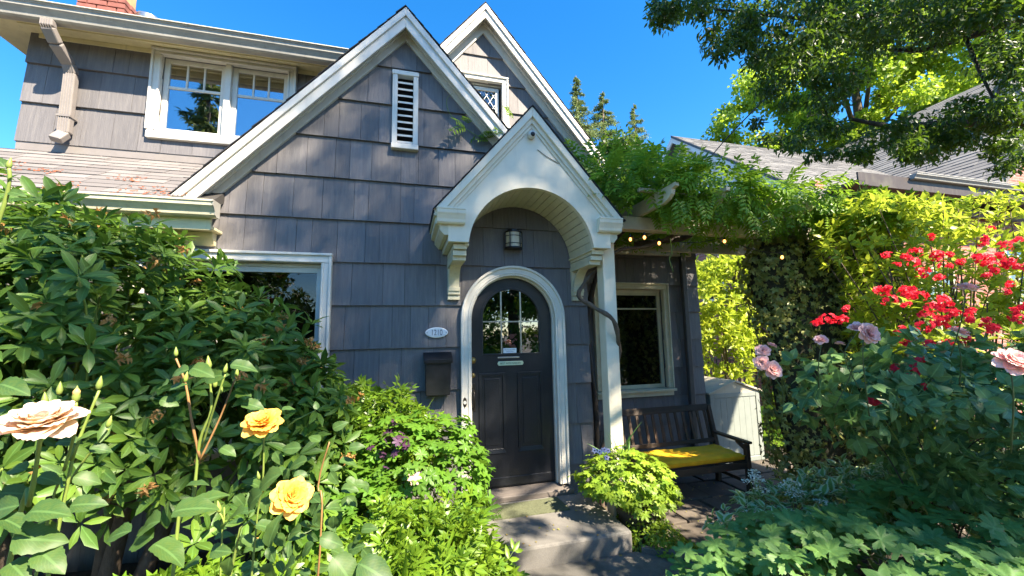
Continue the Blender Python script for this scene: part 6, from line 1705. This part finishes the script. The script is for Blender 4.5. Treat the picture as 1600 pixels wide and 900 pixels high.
# 18 large shade tree standing right of the camera, limbs overhead
stt = thing('shade_tree', 'overhanging shade tree with dark feathery leaves across the top right', 'tree', (6.4, -4.8, -.5))
vis_cl = []
def vc(u, v, d, ru, rv, n, r=.22):
    for _ in range(int(n*.95)):
        a_ = random.uniform(0, 2*PI); q = math.sqrt(random.random())
        p = at(u+ru*q*math.cos(a_), v+rv*q*math.sin(a_), d+random.uniform(-.5, .5)); vis_cl.append((p, np.array([r, r, r*.6])*random.uniform(.7, 1.3)))
vc(1110, 18, 4.2, 85, 26, 16, .16); vc(1180, 62, 4.3, 75, 34, 16, .15); vc(1060, 10, 4.2, 45, 16, 6, .13)
vc(1270, 40, 4.4, 110, 62, 34, .22); vc(1400, 25, 4.4, 140, 50, 30, .24); vc(1540, 30, 4.2, 90, 70, 24, .24)
vc(1265, 130, 4.6, 80, 45, 18, .18); vc(1230, 200, 4.6, 55, 22, 5, .13); vc(1300, 220, 4.6, 70, 24, 12, .15); vc(1420, 215, 4.4, 110, 28, 26, .16); vc(1530, 190, 4.1, 70, 34, 16, .16)
vc(1575, 235, 3.9, 30, 30, 8, .13); vc(1590, 140, 3.9, 30, 60, 8, .15); vc(1340, 238, 4.5, 90, 12, 4, .10); vc(1580, 60, 4.2, 40, 60, 10, .2)
KEEP = [((2.2, .30, 0), .75, .85), ((2.7, .3, 0), .6, .8), ((.98, -.64, .15), .5, .8), ((.20, -.55, -.12), .60, .72), ((4.0, -1.3, 2.2), 1.0, .8)]
def lit(p):
    for q, r, pr in KEEP:
        v = p-np.array(q); d = np.linalg.norm(v-SUN*(v@SUN))
        if d < r and random.random() < pr: return True
    return False
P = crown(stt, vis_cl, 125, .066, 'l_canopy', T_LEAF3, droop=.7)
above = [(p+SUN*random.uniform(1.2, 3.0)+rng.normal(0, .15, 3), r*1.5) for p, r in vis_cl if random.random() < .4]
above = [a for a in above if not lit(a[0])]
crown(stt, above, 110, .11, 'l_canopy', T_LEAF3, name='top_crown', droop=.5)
# overhead canopy that shades the front of the house
shade = []
def sh_pt(x, y, z, t, r=.42):
    p = np.array([x, y, z])+SUN*t
    if not lit(p): shade.append((p, np.array([r, r, r*.55])*random.uniform(.7, 1.3)))
for _ in range(SHADE_A):
    x = random.uniform(-2.5, 1.3); z = random.uniform(.35, 4.6)
    if x < -1.2 and z > 2.9 and random.random() < .45: continue
    sh_pt(x, 0, z, random.uniform(12, 15))
for _ in range(SHADE_B):
    sh_pt(random.uniform(-3.2, -1.6), -1.0, random.uniform(.2, 2.0), random.uniform(12, 14))
for _ in range(SHADE_C):
    sh_pt(random.uniform(.8, 3.0), random.uniform(-2.9, -1.8), random.uniform(.0, 1.3), random.uniform(5.5, 7))
for _ in range(SHADE_D):
    sh_pt(random.uniform(-.6, 1.3), random.uniform(-1.9, .3), random.uniform(-.5, .0), random.uniform(5.0, 6.5), .17)
crown(stt, shade, 150, .11, 'l_canopy', T_LEAF3, name='upper_crown', droop=.5)
tk = lambda pts, r0, r1: part('limb', MB().tube([tuple(p) for p in pts], list(np.linspace(r0, r1, len(pts))), 9), 'barkdark', stt, smooth=True)
part('trunk', MB().tube([(6.4, -4.8, -.6), (6.3, -4.7, 1.5), (6.1, -4.6, 3.4), (5.8, -4.8, 5.5), (5.4, -5.2, 8.0)], [.26, .22, .19, .15, .08], 14), 'barkdark', stt, smooth=True)
J = np.array([6.1, -4.55, 3.4])
tk([J, at(1720, 190, 4.2), at(1600, 188, 4.1), at(1500, 192, 4.3), at(1400, 200, 4.4), at(1330, 186, 4.5)], .09, .018)
tk([J+np.array([0, 0, .9]), at(1700, 20, 4.4), at(1560, 40, 4.4), at(1500, 60, 4.4), at(1440, 78, 4.5), at(1390, 78, 4.6)], .08, .018)
tk([at(1500, 60, 4.4), at(1420, 20, 4.5), at(1260, 30, 4.4), at(1120, 15, 4.2)], .035, .01)
tk([at(1510, 62, 4.4), at(1530, 110, 4.3), at(1550, 150, 4.2), at(1590, 200, 4.0)], .02, .008); tk([at(1262, 110, 4.5), at(1280, 150, 4.5), at(1300, 200, 4.5)], .012, .006)
for tg in ((3.2, -6.0, 9.0), (5.2, -7.2, 11.8), (4.5, -7.8, 10.6), (6.2, -7.0, 10.4), (5.0, -8.2, 13.0), (2.5, -4.6, 5.4)):
    tk([(5.6, -4.85, 6.2), ((5.6+tg[0])/2, (-4.85+tg[1])/2, (6.2+tg[2])/2+.5), tg], .09, .02)

# ------------------------------------------------------------------ across the street, seen in the glass
hg = thing('street_hedge', 'dense green hedge across the street mirrored in the door glass', 'hedge', (0, -13, -.56))
crown(hg, rnd_clumps([((-3, -12.5, .8), (4, 1.2, 1.6)), ((3.5, -13, 1.0), (4, 1.2, 1.8))], 130, .55, .6), 120, .16, 'l_ger', T_WIDE2, name='hedge_foliage')
crown(hg, rnd_clumps([((-9, -14, 2.5), (4, 1.5, 3.2)), ((2, -15, 2.4), (5, 1.2, 2.6)), ((9, -13, 2.5), (3, 1.5, 3))], 150, .7, .6), 120, .2, 'l_canopy', T_WIDE2, name='hedge_foliage')
tg_ = thing('street_tree', 'broad street tree mirrored in the front windows', 'tree', (4, -14, -.56))
crown(tg_, rnd_clumps([((4, -14.5, 5.2), (4.0, 2.6, 2.6)), ((0.5, -16, 4.2), (2.6, 2, 2))], 150, .8, .5), 110, .26, 'l_canopy', T_WIDE2)
part('trunk', MB().tube([(4, -14.5, -.6), (4, -14.5, 3), (4.2, -14.5, 5)], [.3, .25, .12], 10), 'bark', tg_, smooth=True)
conifer('tall street conifer mirrored in the upper window', np.array([-13.2, -22, 20.5]), -.56, 3.4, 170, dens=1.0, group='street conifers', leafs=(.25, .5))
